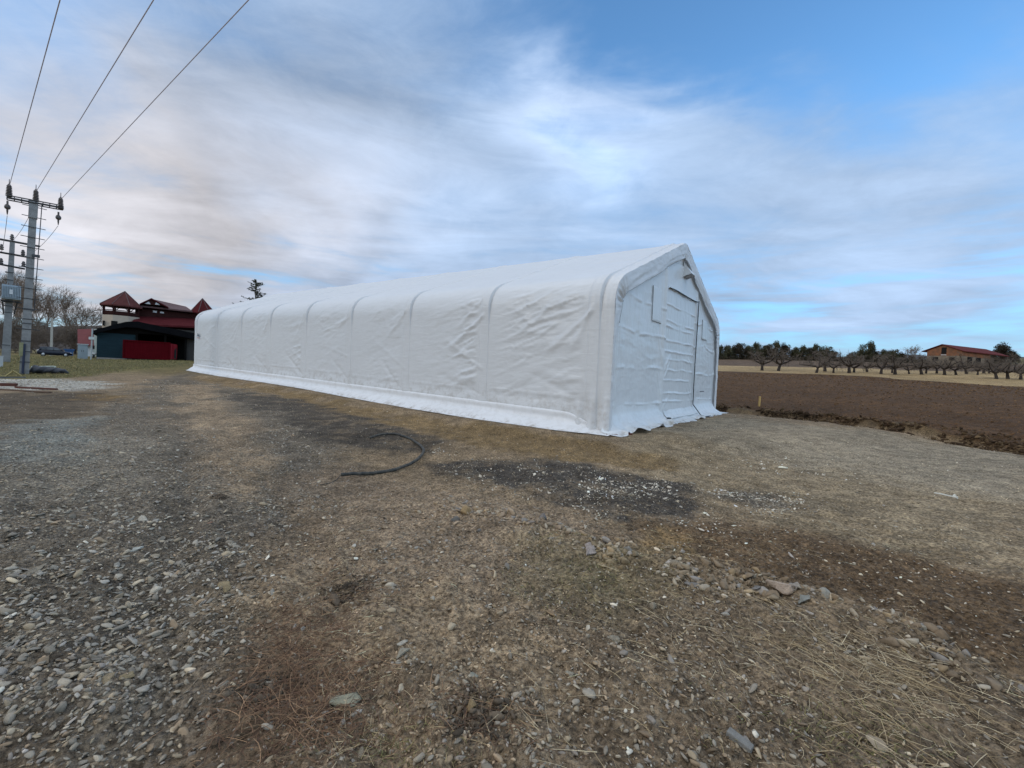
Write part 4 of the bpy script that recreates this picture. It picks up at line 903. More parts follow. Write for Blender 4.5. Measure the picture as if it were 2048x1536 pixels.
bare_tree('bare_tree', 'wide domed bare willow behind the concrete post and parked car', gp(150, 708, 88), .3, branches(3, 9.6, .60, 6, .16, 3, .24, .22, .28, .76, .010), barkd, twig, GT)
for i, (px, d, H, lb) in enumerate([(20, 95, 15, 'tall bare tree behind the transformer'), (62, 84, 13, 'bare tree seen just right of the utility pole'), (95, 92, 12, 'slim bare tree left of the domed willow'),
        (-25, 80, 14, 'bare tree cut off by the left edge'), (42, 110, 15, 'faint bare tree between the two utility poles')]):
    bare_tree('bare_tree', lb, gp(px, 708, d), i, branches(20+i, H, .42, 6, .26, 3, .16, .35, .25, .72, .011), bark, twig, GT)
scrubs = [branches(60+i, 5.0, .65, 6, .10, 3, .07, .1, .4, .78, .012) for i in range(2)]
sc0 = None
for i, (px, d, s) in enumerate([(-40, 76, 1.1), (5, 74, 1.0), (40, 78, 1.1), (72, 74, .95), (105, 78, 1.0), (130, 76, .85), (160, 80, .9), (90, 70, .7)]):
    lab = ['leafless bush at the left edge', 'leafless bush behind the transformer pole', 'leafless bush between the utility poles', 'leafless bush right behind the near utility pole', 'leafless bush behind the concrete post', 'leafless bush behind the blue skip', 'leafless bush left of the small red roof', 'low leafless bush behind the tail of the car'][i]
    if i < 2: t = bare_tree('bare_bush', lab, gp(px, 708, d), i*1.1, scrubs[i], barkd, bark, 'leafless bushes behind the parked car', 'bush'); sc0 = (sc0 or [])+[t]; t.scale = (s,)*3
    else: dup(sc0[i % 2], gp(px, 708, d), i*1.7, lab, s)

# conifer behind the tent
P = gp(507, 706, 70); t = thing('larch_tree', 'sparse dark conifer rising behind the tent roof', 'tree', P)
m_ = M(); ztop = pix(510, 562, 70)[2]-P[2]; m_.tube([(0, 0, 0), (.05, 0, ztop*.5), (0, .03, ztop)], [.22, .14, .03], 8); m_.obj('trunk', barkd, t, True)
r_ = np.random.default_rng(5); sg = []; NV = []
for k in range(64):
    z = ztop*(1-.62*(k/64)**1.1); L = (.45+3.6*(k/64)**.75)*r_.uniform(.45, 1.2); a = r_.uniform(0, 6.28); q = np.array([0, 0, z]); d = np.array([math.cos(a), math.sin(a), -.10])
    for j in range(4):
        d = d+np.array([0, 0, .10])+r_.normal(0, .06, 3); q2 = q+d*L/4; sg.append((q, q2, .045*(1-j/5), .045*(1-(j+1)/5)))
        for _ in range(15):
            c = q+(q2-q)*r_.random()+r_.normal(0, .05, 3); e = r_.normal(size=3)*.12; e[2] -= .08; f = r_.normal(size=3)*.04; NV += [c-f, c+f, c+e]
        q = q2
V, F = seg_mesh(sg, 4); c_ = mesh_obj('crown', V, F, barkd, t)
mesh_obj('needles', np.array(NV), np.arange(len(NV)).reshape(-1, 3), mat('grey_green_needle', (.085, .085, .065), .9, .3, 3), c_)

# ------------------------------------------------------------------ hills
def hill(name, pts, depth, thick, m, seed, jag=1.5):
    # a rounded ridge: pts give its crest; it has real depth behind and in front
    c = np.array([pix(px, py, depth) for px, py in pts]); t = np.linspace(0, len(pts)-1, 260); cx = np.interp(t, range(len(pts)), c[:, 0]); cy = np.interp(t, range(len(pts)), c[:, 1]); cz = np.interp(t, range(len(pts)), c[:, 2])
    cz = cz+jag*fbm(t*9, t*0, seed, 4); u = np.linspace(-1, 1, 31); V = []
    for i in range(260):
        base = 0.0
        for k in u:
            V.append((cx[i], cy[i]+k*thick, base+(cz[i]-base)*(1-abs(k)**1.8)+fbm(np.array([cx[i]*.05]), np.array([k*9]), seed, 3)[0]*jag))
    return mesh_obj(name, V, grid_faces(260, 31)[:, ::-1], m, None, True, kind='structure')
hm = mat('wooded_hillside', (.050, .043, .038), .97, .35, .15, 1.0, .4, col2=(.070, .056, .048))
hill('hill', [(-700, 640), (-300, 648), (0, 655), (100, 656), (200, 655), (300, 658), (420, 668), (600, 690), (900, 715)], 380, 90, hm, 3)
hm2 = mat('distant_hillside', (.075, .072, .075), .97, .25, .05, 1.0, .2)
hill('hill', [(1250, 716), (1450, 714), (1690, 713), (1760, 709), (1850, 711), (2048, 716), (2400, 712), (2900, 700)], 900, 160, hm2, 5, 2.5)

# ------------------------------------------------------------------ orchard and tree line on the right
twigo = mat('orchard_twigs', (.15, .12, .095), .95, .25, 3)
def orchard_proto(seed):
    r_ = np.random.default_rng(seed); sa = []; sb = []
    q = np.zeros(3); d = np.array([r_.normal(0, .12), r_.normal(0, .12), 1.])
    for i in range(3): q2 = q+d/np.linalg.norm(d)*.34; sa.append((q, q2, .25-.03*i, .22-.03*i)); q = q2; d = d+r_.normal(0, .1, 3)
    n = r_.integers(4, 6)
    for k in range(n):
        a = k/n*6.28+r_.normal(0, .3); p = q.copy(); d = np.array([math.cos(a), math.sin(a), .55]); L = r_.uniform(.50, .68)
        for j in range(5):
            d = d/np.linalg.norm(d); p2 = p+d*L; sa.append((p, p2, .15-.022*j, .13-.022*j)); d = d+np.array([0, 0, .12])+r_.normal(0, .28, 3)
            if j > 0:
                for _ in range(6):
                    e = r_.normal(0, .65, 3)+np.array([0, 0, .45]); w0_ = p2; 
                    for s in range(3):
                        e = e/np.linalg.norm(e); w1_ = w0_+e*r_.uniform(.18, .34); sb.append((w0_, w1_, .024-.005*s, .019-.005*s)); e = e+r_.normal(0, .35, 3)
                        for _ in range(3): f = e+r_.normal(0, .6, 3); f /= np.linalg.norm(f); sb.append((w1_, w1_+f*r_.uniform(.15, .38), .012, .008))
                        w0_ = w1_
            p = p2
    return sa, sb
ords = ['first', 'second', 'third', 'fourth', 'fifth', 'sixth', 'seventh', 'eighth', 'ninth', 'tenth', 'eleventh', 'twelfth', 'thirteenth', 'fourteenth', 'fifteenth', 'sixteenth', 'seventeenth', 'eighteenth', 'nineteenth', 'twentieth', 'twenty-first', 'twenty-second', 'twenty-third', 'twenty-fourth', 'twenty-fifth', 'twenty-sixth', 'twenty-seventh', 'twenty-eighth', 'twenty-ninth', 'thirtieth']
orch = [(1524, 741, 1.5), (1557, 742, 1.5), (1633, 746, 1.45), (1650, 743, 1.3), (1667, 746, 1.25), (1698, 746, 1.3), (1708, 745, 1.1), (1734, 744, 1.0), (1762, 748, 1.15), (1784, 746, .95), (1790, 749, 1.15),
        (1818, 748, .9), (1843, 749, 1.1), (1852, 747, .95), (1873, 747, .95), (1889, 750, 1.1), (1912, 750, 1.05), (1933, 748, .9), (1955, 750, .85), (1967, 747, .85), (1978, 747, .85), (1993, 758, 1.1), (2016, 758, 1.1), (2041, 759, 1.15)]
op = []
GO = 'gnarled orchard trees in the dry grass'
for i, (px, py, s) in enumerate(orch):
    g = ground_at(px, py); extra = ''
    lab = ords[i]+' gnarled leafless orchard tree counted from the tent toward the right edge'
    s = s*.72*(np.linalg.norm(g[:2])/90)*(1+.16*math.sin(i*2.7))
    if i < 5:
        sa, sb = orchard_proto(700+i); t = bare_tree('orchard_tree', lab, g, i*.9, (sa, sb), barkd, twigo, GO); t.scale = (s,)*3; op.append(t)
    else: dup(op[i % 5], g, i*1.37, lab, s)
print('ORCH', [round(float(np.linalg.norm(ground_at(px, py)[:2])), 1) for px, py, s in orch[::4]])

leafd = mat('dark_pine_foliage', (.045, .050, .024), .9, .45, 1.2, col2=(.095, .082, .042))
leafb = mat('russet_foliage', (.060, .042, .028), .9, .45, 1.2, col2=(.040, .040, .024))
def evergreen(seed, H, Wd, tall):
    r_ = np.random.default_rng(seed); n = 5200; lob = [(r_.normal(0, Wd*.22), r_.normal(0, Wd*.22), H*r_.uniform(.25, .92), Wd*r_.uniform(.16, .34)) for _ in range(26)]
    V = []
    for i in range(n):
        x0, y0, z0, rr = lob[r_.integers(0, len(lob))]; v = r_.normal(size=3); v /= np.linalg.norm(v); rad = rr*(r_.random()**.35)*(1-.5*max(0, z0/H-.4))
        c = np.array([x0*(1.25-z0/H*(.8 if tall else .4)), y0*(1.2-z0/H*.6), z0])+v*rad*np.array([1, 1, 1.25 if tall else .9])
        if c[2] < .15: c[2] = r_.uniform(.1, H*.4)
        a = r_.normal(size=3)*.17; b = r_.normal(size=3)*.17; V += [c, c+a, c+b]
    return np.array(V), np.arange(len(V)).reshape(-1, 3)
ev = []
def evg(proto, name, lab, g, s, rz, grp):
    return dup(ev[proto], g, rz, lab, s, grp)
GE = 'dark evergreens of the far tree line'
eva = [(1440, 25, 0), (1455, 27, 2), (1468, 24, 1), (1480, 30, 0), (1497, 27, 1), (1512, 31, 0), (1530, 28, 3), (1548, 33, 0), (1566, 30, 2), (1588, 25, 1), (1604, 27, 0), (1620, 25, 3), (1634, 30, 0), (1650, 27, 1), (1665, 20, 2),
       (1700, 16, 2), (1716, 22, 1), (1735, 36, 0), (1752, 22, 3), (1770, 24, 0), (1786, 26, 1), (1802, 20, 2), (1822, 15, 3), (1842, 13, 2)]
for i, (px, hp, k) in enumerate(eva):
    d = 165 if px < 1690 else 150; g = gp(px, 718, d); g[2] = tz(g[0], g[1])-.3
    Hm = (d/FPX)*hp*1.0; lab = ords[i]+' dark evergreen of the far tree line counted from the tent'
    if i < 4:
        t = thing('evergreen_tree', lab, 'tree', g, i*1.1, GE); V, F = evergreen(900+i, 6., 4.4+.4*(i % 2), i % 2 == 0)
        m_ = M(); m_.tube([(0, 0, 0), (0, 0, 4.6)], [.16, .05], 6); m_.obj('trunk', barkd, t); mesh_obj('crown', V, F, [leafd, leafd, leafb, leafb][i], t); ev.append(t); t.scale = (Hm/6*1.12,)*3
    else: dup(ev[k], g, i*1.9, lab, Hm/6*1.12, GE)
# low dark undergrowth below the evergreens
m_V = []; r_ = np.random.default_rng(77)
for i in range(14000):
    px = r_.uniform(1430, 1690) if r_.random() < .62 else r_.uniform(1690, 1870); d = 166 if px < 1690 else 150; c = pix(px, 718, d+r_.uniform(-4, 6)); zt = (terrain(c[0:1], c[1:2])[0] if i % 40 == 0 else zt) if i else terrain(c[0:1], c[1:2])[0]
    c[2] = tz(c[0], c[1]) + abs(r_.normal(0, .8)) if i % 1 == 0 else 0
    a = r_.normal(size=3)*.3; b = r_.normal(size=3)*.3; m_V += [c, c+a, c+b]
mesh_obj('undergrowth', np.array(m_V), np.arange(len(m_V)).reshape(-1, 3), leafb, kind='stuff', label='low dark scrub growing along the foot of the far tree line')
g = gp(1833, 720, 150); bt = bare_tree('bare_tree', 'pale bare tree left of the brick farmhouse', g, .4, branches(31, 6.2, .5, 5, .22, 3, .10, .25, .25, .74, .014), bark, twig)
for i, (px, d, s, k, lab) in enumerate([(2003, 112, .95, 2, 'dark round tree right behind the end of the brick farmhouse'), (2022, 118, .70, 3, 'lower dark tree beyond the round one by the farmhouse'), (1990, 125, .6, 1, 'small dark tree peeking over the farmhouse roof end')]):
    g = gp(px, 728, d); dup(ev[k], g, i, lab, s, 'trees right of the farmhouse')

# ------------------------------------------------------------------ brick farmhouse
F_ = Face(1915, 729, 104)
t = F_.th('brick_farmhouse', 'unfinished brick farmhouse with a red metal roof beyond the orchard', 'house')
brick = mat('orange_brick', (.27, .115, .055), .92, .25, 1.2, .01, 9, col2=(.17, .085, .05)); block = mat('grey_tan_block', (.22, .175, .125), .92, .25, 2.2); redm = mat('red_roof_sheet', (.110, .026, .022), .7, .15, 2, spec=.1); hole = mat('unlit_room', (.012, .011, .010), .95)
x0, _ = F_.q(1855, 700); xr, zr = F_.q(1888, 689.5); x1, _ = F_.q(1925, 700); zb = -0.4; _, ze = F_.q(1855, 702); _, zf = F_.q(1890, 711.5)
Ld = 6.6   # length of the house, running back to the right
sk = np.array([1.0, .45]); sk = sk/np.linalg.norm(sk)
def hp(x, l, z): return (x+l*.72, l*.66, z-max(0, l)*.085*(1 if z > 1 else 0))   # skewed body: long side seen going away
def hexa(P4a, P4b): return np.array(list(P4a)+list(P4b))
m_ = M(); gpoly = [(x0, zb), (x1, zb), (x1, zf), (x0, zf)]
def ext(poly, l0, l1, mm):
    n = len(poly); V = [hp(x, l0, z) for x, z in poly]+[hp(x, l1, z) for x, z in poly]
    mm.add(V, [tuple(range(n)), tuple(range(2*n-1, n-1, -1))]+[(i, i+n, (i+1) % n+n, (i+1) % n) for i in range(n)])
ext(gpoly, 0, Ld, m_); m_.obj('wall', block, t)
m_ = M(); ext([(x0-.02, zf), (x1+.02, zf), (x1+.02, ze), (xr, zr-.1), (x0-.02, ze)], -.03, Ld, m_); m_.obj('upper_wall', brick, t)
m_ = M()
for (xa, za, xb, zb2) in ((x0-.7, ze-.22, xr, zr), (xr, zr, x1+.6, ze-.20)): ext([(xa, za), (xb, zb2), (xb, zb2+.16), (xa, za+.16)], -.5, Ld+3.5, m_)
m_.obj('roof', redm, t)
def hwin(pa, pb, qa, qb, nm='window'):
    xa, za = F_.q(pa, pb); xb, zb3 = F_.q(qa, qb); m2 = M(); ext([(xa, zb3), (xb, zb3), (xb, za), (xa, za)], -.08, .02, m2); m2.obj(nm, hole, t)
hwin(1884, 695, 1893, 708); hwin(1866, 714, 1876, 722); hwin(1899, 714, 1909, 721)
xa, za = F_.q(1883, 709); xb, zb3 = F_.q(1893, 710.5); m2 = M(); ext([(xa, zb3), (xb, zb3), (xb, za), (xa, za)], -.15, .02, m2); m2.obj('sill', mat('pale_sill', (.5, .5, .48)), t)
# openings and posts along the shaded long side
for l0, l1, z0, z1, nm in ((1.2, 2.4, zb, 1.9, 'doorway'), (3.2, 4.4, .2, 1.8, 'window'), (5.3, 6.1, zb, 1.7, 'doorway')):
    m2 = M(); a = hp(x1+.03, l0, z0); b = hp(x1+.03, l1, z0); m2.add([a, b, (b[0], b[1], z1), (a[0], a[1], z1), (a[0]-.3, a[1]+.1, z0), (b[0]-.3, b[1]+.1, z0), (b[0]-.3, b[1]+.1, z1), (a[0]-.3, a[1]+.1, z1)], [(0, 1, 2, 3), (7, 6, 5, 4), (0, 4, 5, 1), (3, 2, 6, 7)]); m2.obj(nm, hole, t)
for l in (Ld+.3, Ld+1.8, Ld+3.3):
    m2 = M(); a = hp(x1+.2, l, 0); m2.box(a[0]-.1, a[0]+.1, a[1]-.1, a[1]+.1, zb-.5, ze-1.0); m2.obj('post', barkd, t)
g = gp(1447, 716, 172); m_ = M(); m_.box(-2.2, 2.2, -1.5, 1.5, -.5, 1.0); m_.prism([(-2.4, 1.0), (2.4, 1.0), (0, 1.7)], -1.7, 1.7); o = m_.obj('white_shed', mat('white_render', (.6, .6, .58)), label='tiny white building between the far trees beside the tent', cat='shed'); o.location = tuple(g)

# ------------------------------------------------------------------ marker stake, white stick, hose
g = ground_at(1518, 813); m_ = M(); m_.box(-.06, .06, -.03, .03, -.2, .56); m_.prism([(-.06, .56), (.06, .56), (0.035, .60), (-.05, .59)], -.03, .03)
o = m_.obj('wooden_stake', mat('fresh_pine', (.60, .38, .13), .8, .2, 8), label='yellowish wooden marker stake at the edge of the ploughed field', cat='stake'); o.location = tuple(g); o.rotation_euler = (.03, .02, .4)
pp = [ground_at(*p) for p in ((1868, 989), (1880, 991), (1893, 994), (1906, 997), (1915, 999))]
m_ = M(); m_.tube(np.array(pp)+np.array([0, 0, .03]), [.010, .012, .012, .012, .02], 7); m_.tube(np.array([pp[3], pp[4]+np.array([.02, .06, .03])])+np.array([0, 0, .03]), [.014, .02], 6)
m_.obj('white_stick', mat('bleached_wood', (.62, .60, .52), .7), label='thin bleached white stick lying on the gravel at right', cat='stick')
hp_ = [(740, 879), (765, 874), (790, 873), (815, 878), (836, 889), (847, 904), (840, 920), (818, 933), (785, 943), (745, 950), (712, 954), (682, 957)]
pts = np.array([ground_at(*p) for p in hp_]); tt = np.linspace(0, len(pts)-1, 300)
def cr(P, t):
    i = np.clip(np.floor(t).astype(int), 0, len(P)-2); f = (t-i)[:, None]; g_ = lambda k: P[np.clip(k, 0, len(P)-1)]
    a, b, c, d = g_(i-1), g_(i), g_(i+1), g_(i+2); return .5*((2*b)+(-a+c)*f+(2*a-5*b+4*c-d)*f**2+(-a+3*b-3*c+d)*f**3)
hpts = cr(pts, tt); hpts[:, 2] = terrain(hpts[:, 0], hpts[:, 1])+micro(hpts[:, 0], hpts[:, 1], np.full(300, .4))*.3+.048+.02*np.sin(tt*1.3)
hr = .031+.0022*np.sin(np.arange(300)*math.pi*.5)
t = thing('drain_hose', 'black ribbed drainage hose curled on the ground in front of the tent', 'hose', hpts[-1])
m_ = M(); m_.tube(hpts, hr, 12); m_.obj('hose_pipe', mat('black_plastic', (.024, .027, .026), .6, .2, 9, spec=.3, col2=(.080, .074, .060)), t, True, off=hpts[-1])
wp = [hpts[-1]]+[ground_at(*p)+np.array([0, 0, .012]) for p in ((672, 962), (664, 966), (652, 969), (640, 971))]; m_ = M(); m_.tube(np.array(wp), .006, 6); m_.obj('inner_cable', mat('black_plastic', (0, 0, 0)), t, True, off=hpts[-1])

# ------------------------------------------------------------------ poles and lines
conc = mat('weathered_concrete', (.26, .26, .25), .92, .18, 3, .01, 14, col2=(.20, .20, .195)); steel = mat('dark_steel', (.06, .062, .065), .55, .2, 8, metal=.4); porc = mat('brown_porcelain', (.065, .050, .042), .35, .1, 5, spec=.6)
F1 = Face(48, 746, 26.0); 
t = F1.th('utility_pole', 'near concrete power pole with three insulators and climbing rungs', 'pole', 'concrete utility poles at the left')
b0 = F1.q(48, 752); tp = F1.q(67.5, 402)
def on(px, py, y=0): a = F1.q(px, py, y); return np.array([a[0], y, a[1]])
B0 = np.array([b0[0], 0, b0[1]]); T0 = np.array([tp[0], 0, tp[1]])
def ax(pt, h): return B0+(T0-B0)*h
def slab(mm, p, q, w0, d0, w1, d1):
    V = [p+np.array([sx*w0, sy*d0, 0]) for sx, sy in ((-1, -1), (1, -1), (1, 1), (-1, 1))]+[q+np.array([sx*w1, sy*d1, 0]) for sx, sy in ((-1, -1), (1, -1), (1, 1), (-1, 1))]
    mm.add(V, [(0, 3, 2, 1), (4, 5, 6, 7), (0, 1, 5, 4), (1, 2, 6, 5), (2, 3, 7, 6), (3, 0, 4, 7)])
hw = abs(F1.q(59, 600)[0]-F1.q(39, 600)[0])/2*.95
m_ = M(); slab(m_, B0, ax(0, .80), hw*1.05, .17, hw*.86, .14); slab(m_, ax(0, .80), T0, hw*.86, .14, hw*.82, .13); o = m_.obj('shaft', conc, t)
m_ = M(); slab(m_, ax(0, .90)+np.array([0, -.02, 0]), ax(0, 1.0)+np.array([0, -.02, .02]), hw*1.0, .20, hw*1.0, .20); m_.obj('head_block', conc, t)
m_ = M()
A0, A1 = on(14, 395), on(126, 416)
for yy in (-.24, .24):
    for dz in (0, .16): m_.bar(A0+np.array([0, yy, dz-.08]), A1+np.array([0, yy, dz-.08]), .035, 4)
n = 9
for k in range(n):
    p = A0+(A1-A0)*k/(n-1); m_.bar(p+np.array([0, -.24, -.08]), p+np.array([0, .24, -.08]), .025, 4); m_.bar(p+np.array([0, -.24, -.08]), p+np.array([0, -.24, .08]), .02, 4)
m_.obj('crossarm', steel, t)
ins = []
for px, py in ((18, 394), (71.5, 404), (121, 419)):
    p = on(px, py); ins.append(p+np.array([0, 0, .62])); prf = [(.05, 0), (.10, .02)]
    for k in range(7): z = .06+k*.09; prf += [(.15-.006*k, z), (.15-.006*k, z+.035), (.09, z+.05), (.09, z+.08)]
    prf += [(.05, .74), (.02, .80), (.015, 1.05)]
    m_ = M(); m_.lathe(p, prf, 14); m_.obj('insulator', porc, t, True)
hang = []
for px, py in ((15, 402), (117, 424)):
    p = on(px, py); prf = [(.02, -.8), (.045, -.56), (.04, -.50), (.10, -.46), (.13, -.40), (.13, -.30), (.10, -.24), (.045, -.18), (.045, .0)]; hang.append(p+np.array([0, 0, -.85]))
    m_ = M(); m_.lathe(p, prf, 14); m_.obj('hanging_insulator', porc, t, True)
for k in range(13):
    m_ = M(); f = .965-.058*k; p = ax(0, f); L = hw+.26; m_.bar(p+np.array([-L+.0, -.18, 0]), p+np.array([L+.10, -.18, -.03]), .022, 6); m_.obj('climbing_rung', steel, t)
m_ = M(); m_.bar(on(84, 408, -.18), on(68, 622, -.18), .024, 6); m_.bar(on(68, 622, -.18), on(63, 622, -.18), .03, 6); m_.obj('ladder_rail', steel, t)
m_ = M(); p = on(72, 512, -.2); m_.box(p[0]-.16, p[0]+.16, p[1]-.05, p[1]+.05, p[2]-.08, p[2]+.08); m_.obj('bracket', steel, t)
m_ = M(); m_.box(*[v for pr in ((on(38, 700)[0], on(47, 700)[0]), (-.30, -.22), (on(42, 712)[2], on(42, 685)[2])) for v in pr]); m_.obj('warning_plate', mat('faded_yellow_plate', (.24, .235, .13), .7, .3, 8), t)
m_ = M(); m_.bar(on(49, 688, -.27), on(45, 748, -.27), .055, 8); m_.obj('cable_conduit', mat('dark_blue_pipe', (.03, .04, .07), .5), t)
for k in (.08, .14, .2, .3, .38): m_ = M(); p = ax(0, k); m_.box(p[0]-hw-.03, p[0]+hw+.03, -.20, .20, p[2]-.02, p[2]+.025); m_.obj('steel_band', steel, t)
def w1_(p, F=F1): return F.o+p[0]*F.x+p[1]*F.y+np.array([0, 0, p[2]])
# second pole
F2 = Face(13, 724, 33.0)
t2 = F2.th('utility_pole', 'farther concrete pole carrying the grey transformer', 'pole', 'concrete utility poles at the left')
def on2(px, py, y=0): a = F2.q(px, py, y); return np.array([a[0], y, a[1]])
B2_, T2_ = on2(11, 730), on2(25, 481); hw2 = abs(F2.q(24, 600)[0]-F2.q(6, 600)[0])/2*.8
m_ = M(); slab(m_, B2_, T2_, hw2*1.35, .2, hw2*.72, .14); m_.obj('shaft', conc, t2)
for k, (pa, pb) in enumerate((((-8, 477), (80, 493)), ((-8, 503), (54, 514)), ((-8, 527), (50, 538)))):
    m_ = M(); a, b = on2(*pa), on2(*pb)
    for yy in (-.2, .2): m_.bar(a+np.array([0, yy, 0]), b+np.array([0, yy, 0]), .045, 4)
    m_.obj('crossarm', steel, t2)
for px, py in ((3, 500), (46, 511), (2, 528), (47, 534), (24, 480)):
    p = on2(px, py); m_ = M(); m_.lathe(p, [(.05, 0), (.12, .05), (.12, .12), (.07, .15), (.12, .2), (.12, .27), (.07, .3), (.1, .36), (.04, .45)], 10); m_.obj('insulator', porc, t2, True)
m_ = M(); a, b = on2(3, 598), on2(42, 575); m_.box(a[0], b[0], -.95, -.2, a[2], b[2])
for k in range(12): x = a[0]+(b[0]-a[0])*(k+.5)/12; m_.box(x-.02, x+.02, -1.06, -.95, a[2]+.08, b[2]-.1)
tb = m_.obj('transformer', mat('grey_blue_enamel', (.30, .36, .40), .5, .12, 4), t2)
m_ = M(); a, b = on2(19, 588, -1), on2(26, 580, -1); m_.box(a[0], b[0], -1.09, -1.062, a[2], b[2]); m_.obj('rating_plate', mat('white_plate', (.6, .62, .62)), tb)
for px in (9, 17, 27, 35): p = on2(px, 575, -.6); m_ = M(); m_.lathe(p, [(.06, 0), (.1, .05), (.06, .1), (.1, .16), (.05, .25), (.02, .36)], 8); m_.obj('bushing', porc, tb)
m_ = M(); m_.bar(on2(1, 600, -.8), on2(44, 606, -.8), .05, 4); m_.bar(on2(5, 603, -.8), on2(7, 628, 0), .04, 4); m_.bar(on2(35, 604, -.8), on2(28, 628, 0), .04, 4); m_.bar(on2(5, 603, -.3), on2(38, 604, -.3), .05, 4); m_.obj('bracket', steel, t2)
for py in (545, 560, 612, 625, 690): m_ = M(); p = on2(22-(py-481)*.045, py); m_.box(p[0]-hw2*1.3, p[0]+hw2*1.1, -.22, .22, p[2]-.02, p[2]+.02); m_.obj('steel_band', steel, t2)
# the small grey box at the very left
m_ = M(); g = ground_at(-3, 733); m_.box(-.2, .2, -.2, .2, -.1, .7); m_.box(-.22, .22, -.22, .22, .7, .74); o = m_.obj('cable_box', mat('pale_grey_box', (.45, .47, .47), .6, .1, 4), label='small pale grey cable box at the left edge beside the poles', cat='box'); o.location = tuple(g); o.rotation_euler = (0, 0, F2.rz)
wire = mat('aluminium_wire', (.46, .43, .47), .6, .05, 3)
dz_ = 0
for k, (pe, lab) in enumerate((((120, 0), 'leftmost of the three overhead lines running up from the near pole'), ((307, 0), 'middle of the three overhead lines running up from the near pole'), ((497, 0), 'rightmost of the three overhead lines running up from the near pole'))):
    a = w1_(ins[k]); r = ray(*pe); zt_ = a[2]-.15-CAMZ; d = zt_/r[2]; b = C0+d*r; dirv = b-a
    s_ = np.linspace(0, 3.0, 90); P = a[None]+dirv[None]*s_[:, None]; P[:, 2] -= 0.25*s_*(1.0-s_)*4*.25*0+.0
    m_ = M(); m_.tube(P-a, .014, 6); o = m_.obj('power_line', wire, None, True, label=lab, cat='cable', group='overhead lines'); o.location = tuple(a)
ends = [on2(3, 503), on2(47, 513)]
for k, lab in ((0, 'short overhead line dropping from the near pole off the left edge'), (1, 'short overhead line dropping from the near pole right end to the transformer pole')):
    a = w1_(hang[k]); e = ends[k]; b = F2.o+e[0]*F2.x+e[1]*F2.y+np.array([0, 0, e[2]]); s_ = np.linspace(0, 1, 24); P = a+(b-a)*s_[:, None]; P[:, 2] -= .35*s_*(1-s_)*4
    m_ = M(); m_.tube(P-a, .013, 6); o = m_.obj('power_line', wire, None, True, label=lab, cat='cable', group='overhead lines'); o.location = tuple(a)
a = w1_(T0+np.array([0, .3, -.3])); e = T2_; b = F2.o+e[0]*F2.x+np.array([0, 0, e[2]]); s_ = np.linspace(0, 1, 24); P = a+(b-a)*s_[:, None]; P[:, 2] -= .25*s_*(1-s_)*4
m_ = M(); m_.tube(P-a, .013, 6); o = m_.obj('power_line', wire, None, True, label='short overhead line between the tops of the two concrete poles', cat='cable', group='overhead lines'); o.location = tuple(a)

# ------------------------------------------------------------------ yard things at the left
def small(px, py, name, lab, cat, d=None): F = Face(px, py, d); return F, F.th(name, lab, cat)
F, t = small(102.5, 703, 'concrete_post', 'bare upright concrete post standing behind the dark car', 'post', 58)
a = F.q(99.5, 700); b = F.q(105.5, 700); c = F.q(103, 636); m_ = M(); slab(m_, np.array([(a[0]+b[0])/2, 0, -.6]), np.array([c[0]+.05, 0, c[1]]), (b[0]-a[0])/2, .14, (b[0]-a[0])/2*.75, .12); m_.obj('shaft', mat('pale_concrete', (.42, .39, .33), .9), t)
# electrical cabinet
F, t = small(167, 716, 'switch_cabinet', 'grey blue electrical cabinet left of the barn', 'cabinet', 43)
x0, z1 = F.q(155.5, 689); x1, _ = F.q(176, 689); gm = mat('grey_blue_cabinet', (.27, .32, .34), .6, .12, 3)
m_ = M(); m_.box(x0, x1, -.1, .6, -.2, z1); m_.obj('cabinet_body', gm, t)
m_ = M(); m_.box(x0-.05, x1+.05, -.16, .66, z1, z1+.09); m_.obj('lid', mat('pale_lid', (.42, .44, .43)), t)
xm = (x0+x1)/2
for xa, xb in ((x0+.05, xm-.01), (xm+.01, x1-.05)): m_ = M(); m_.box(xa, xb, -.125, -.1, .08, z1-.06); dd = m_.obj('cabinet_door', gm, t); m2 = M(); hx = xb-.08 if xa < xm-.1 else xa+.04; m2.box(hx, hx+.03, -.15, -.125, .6, .8); m2.obj('handle', steel, dd)
# signpost
F, t = small(183, 717, 'sign_post', 'thin pale post with a small white sign beside the cabinet', 'sign', 42)
x0, z0 = F.q(183.5, 657); x0b, _ = F.q(182, 714); m_ = M(); m_.bar((x0b, 0, -.2), (x0b+.05, 0, z0), .065, 10); m_.obj('pole', mat('galvanised_pale', (.38, .41, .40), .5), t)
a = F.q(177.5, 673.5); b = F.q(188.5, 679.5); m_ = M(); m_.box(a[0], b[0], -.10, -.07, b[1], a[1]); m_.obj('sign_plate', mat('sign_white', (.55, .58, .55)), t)
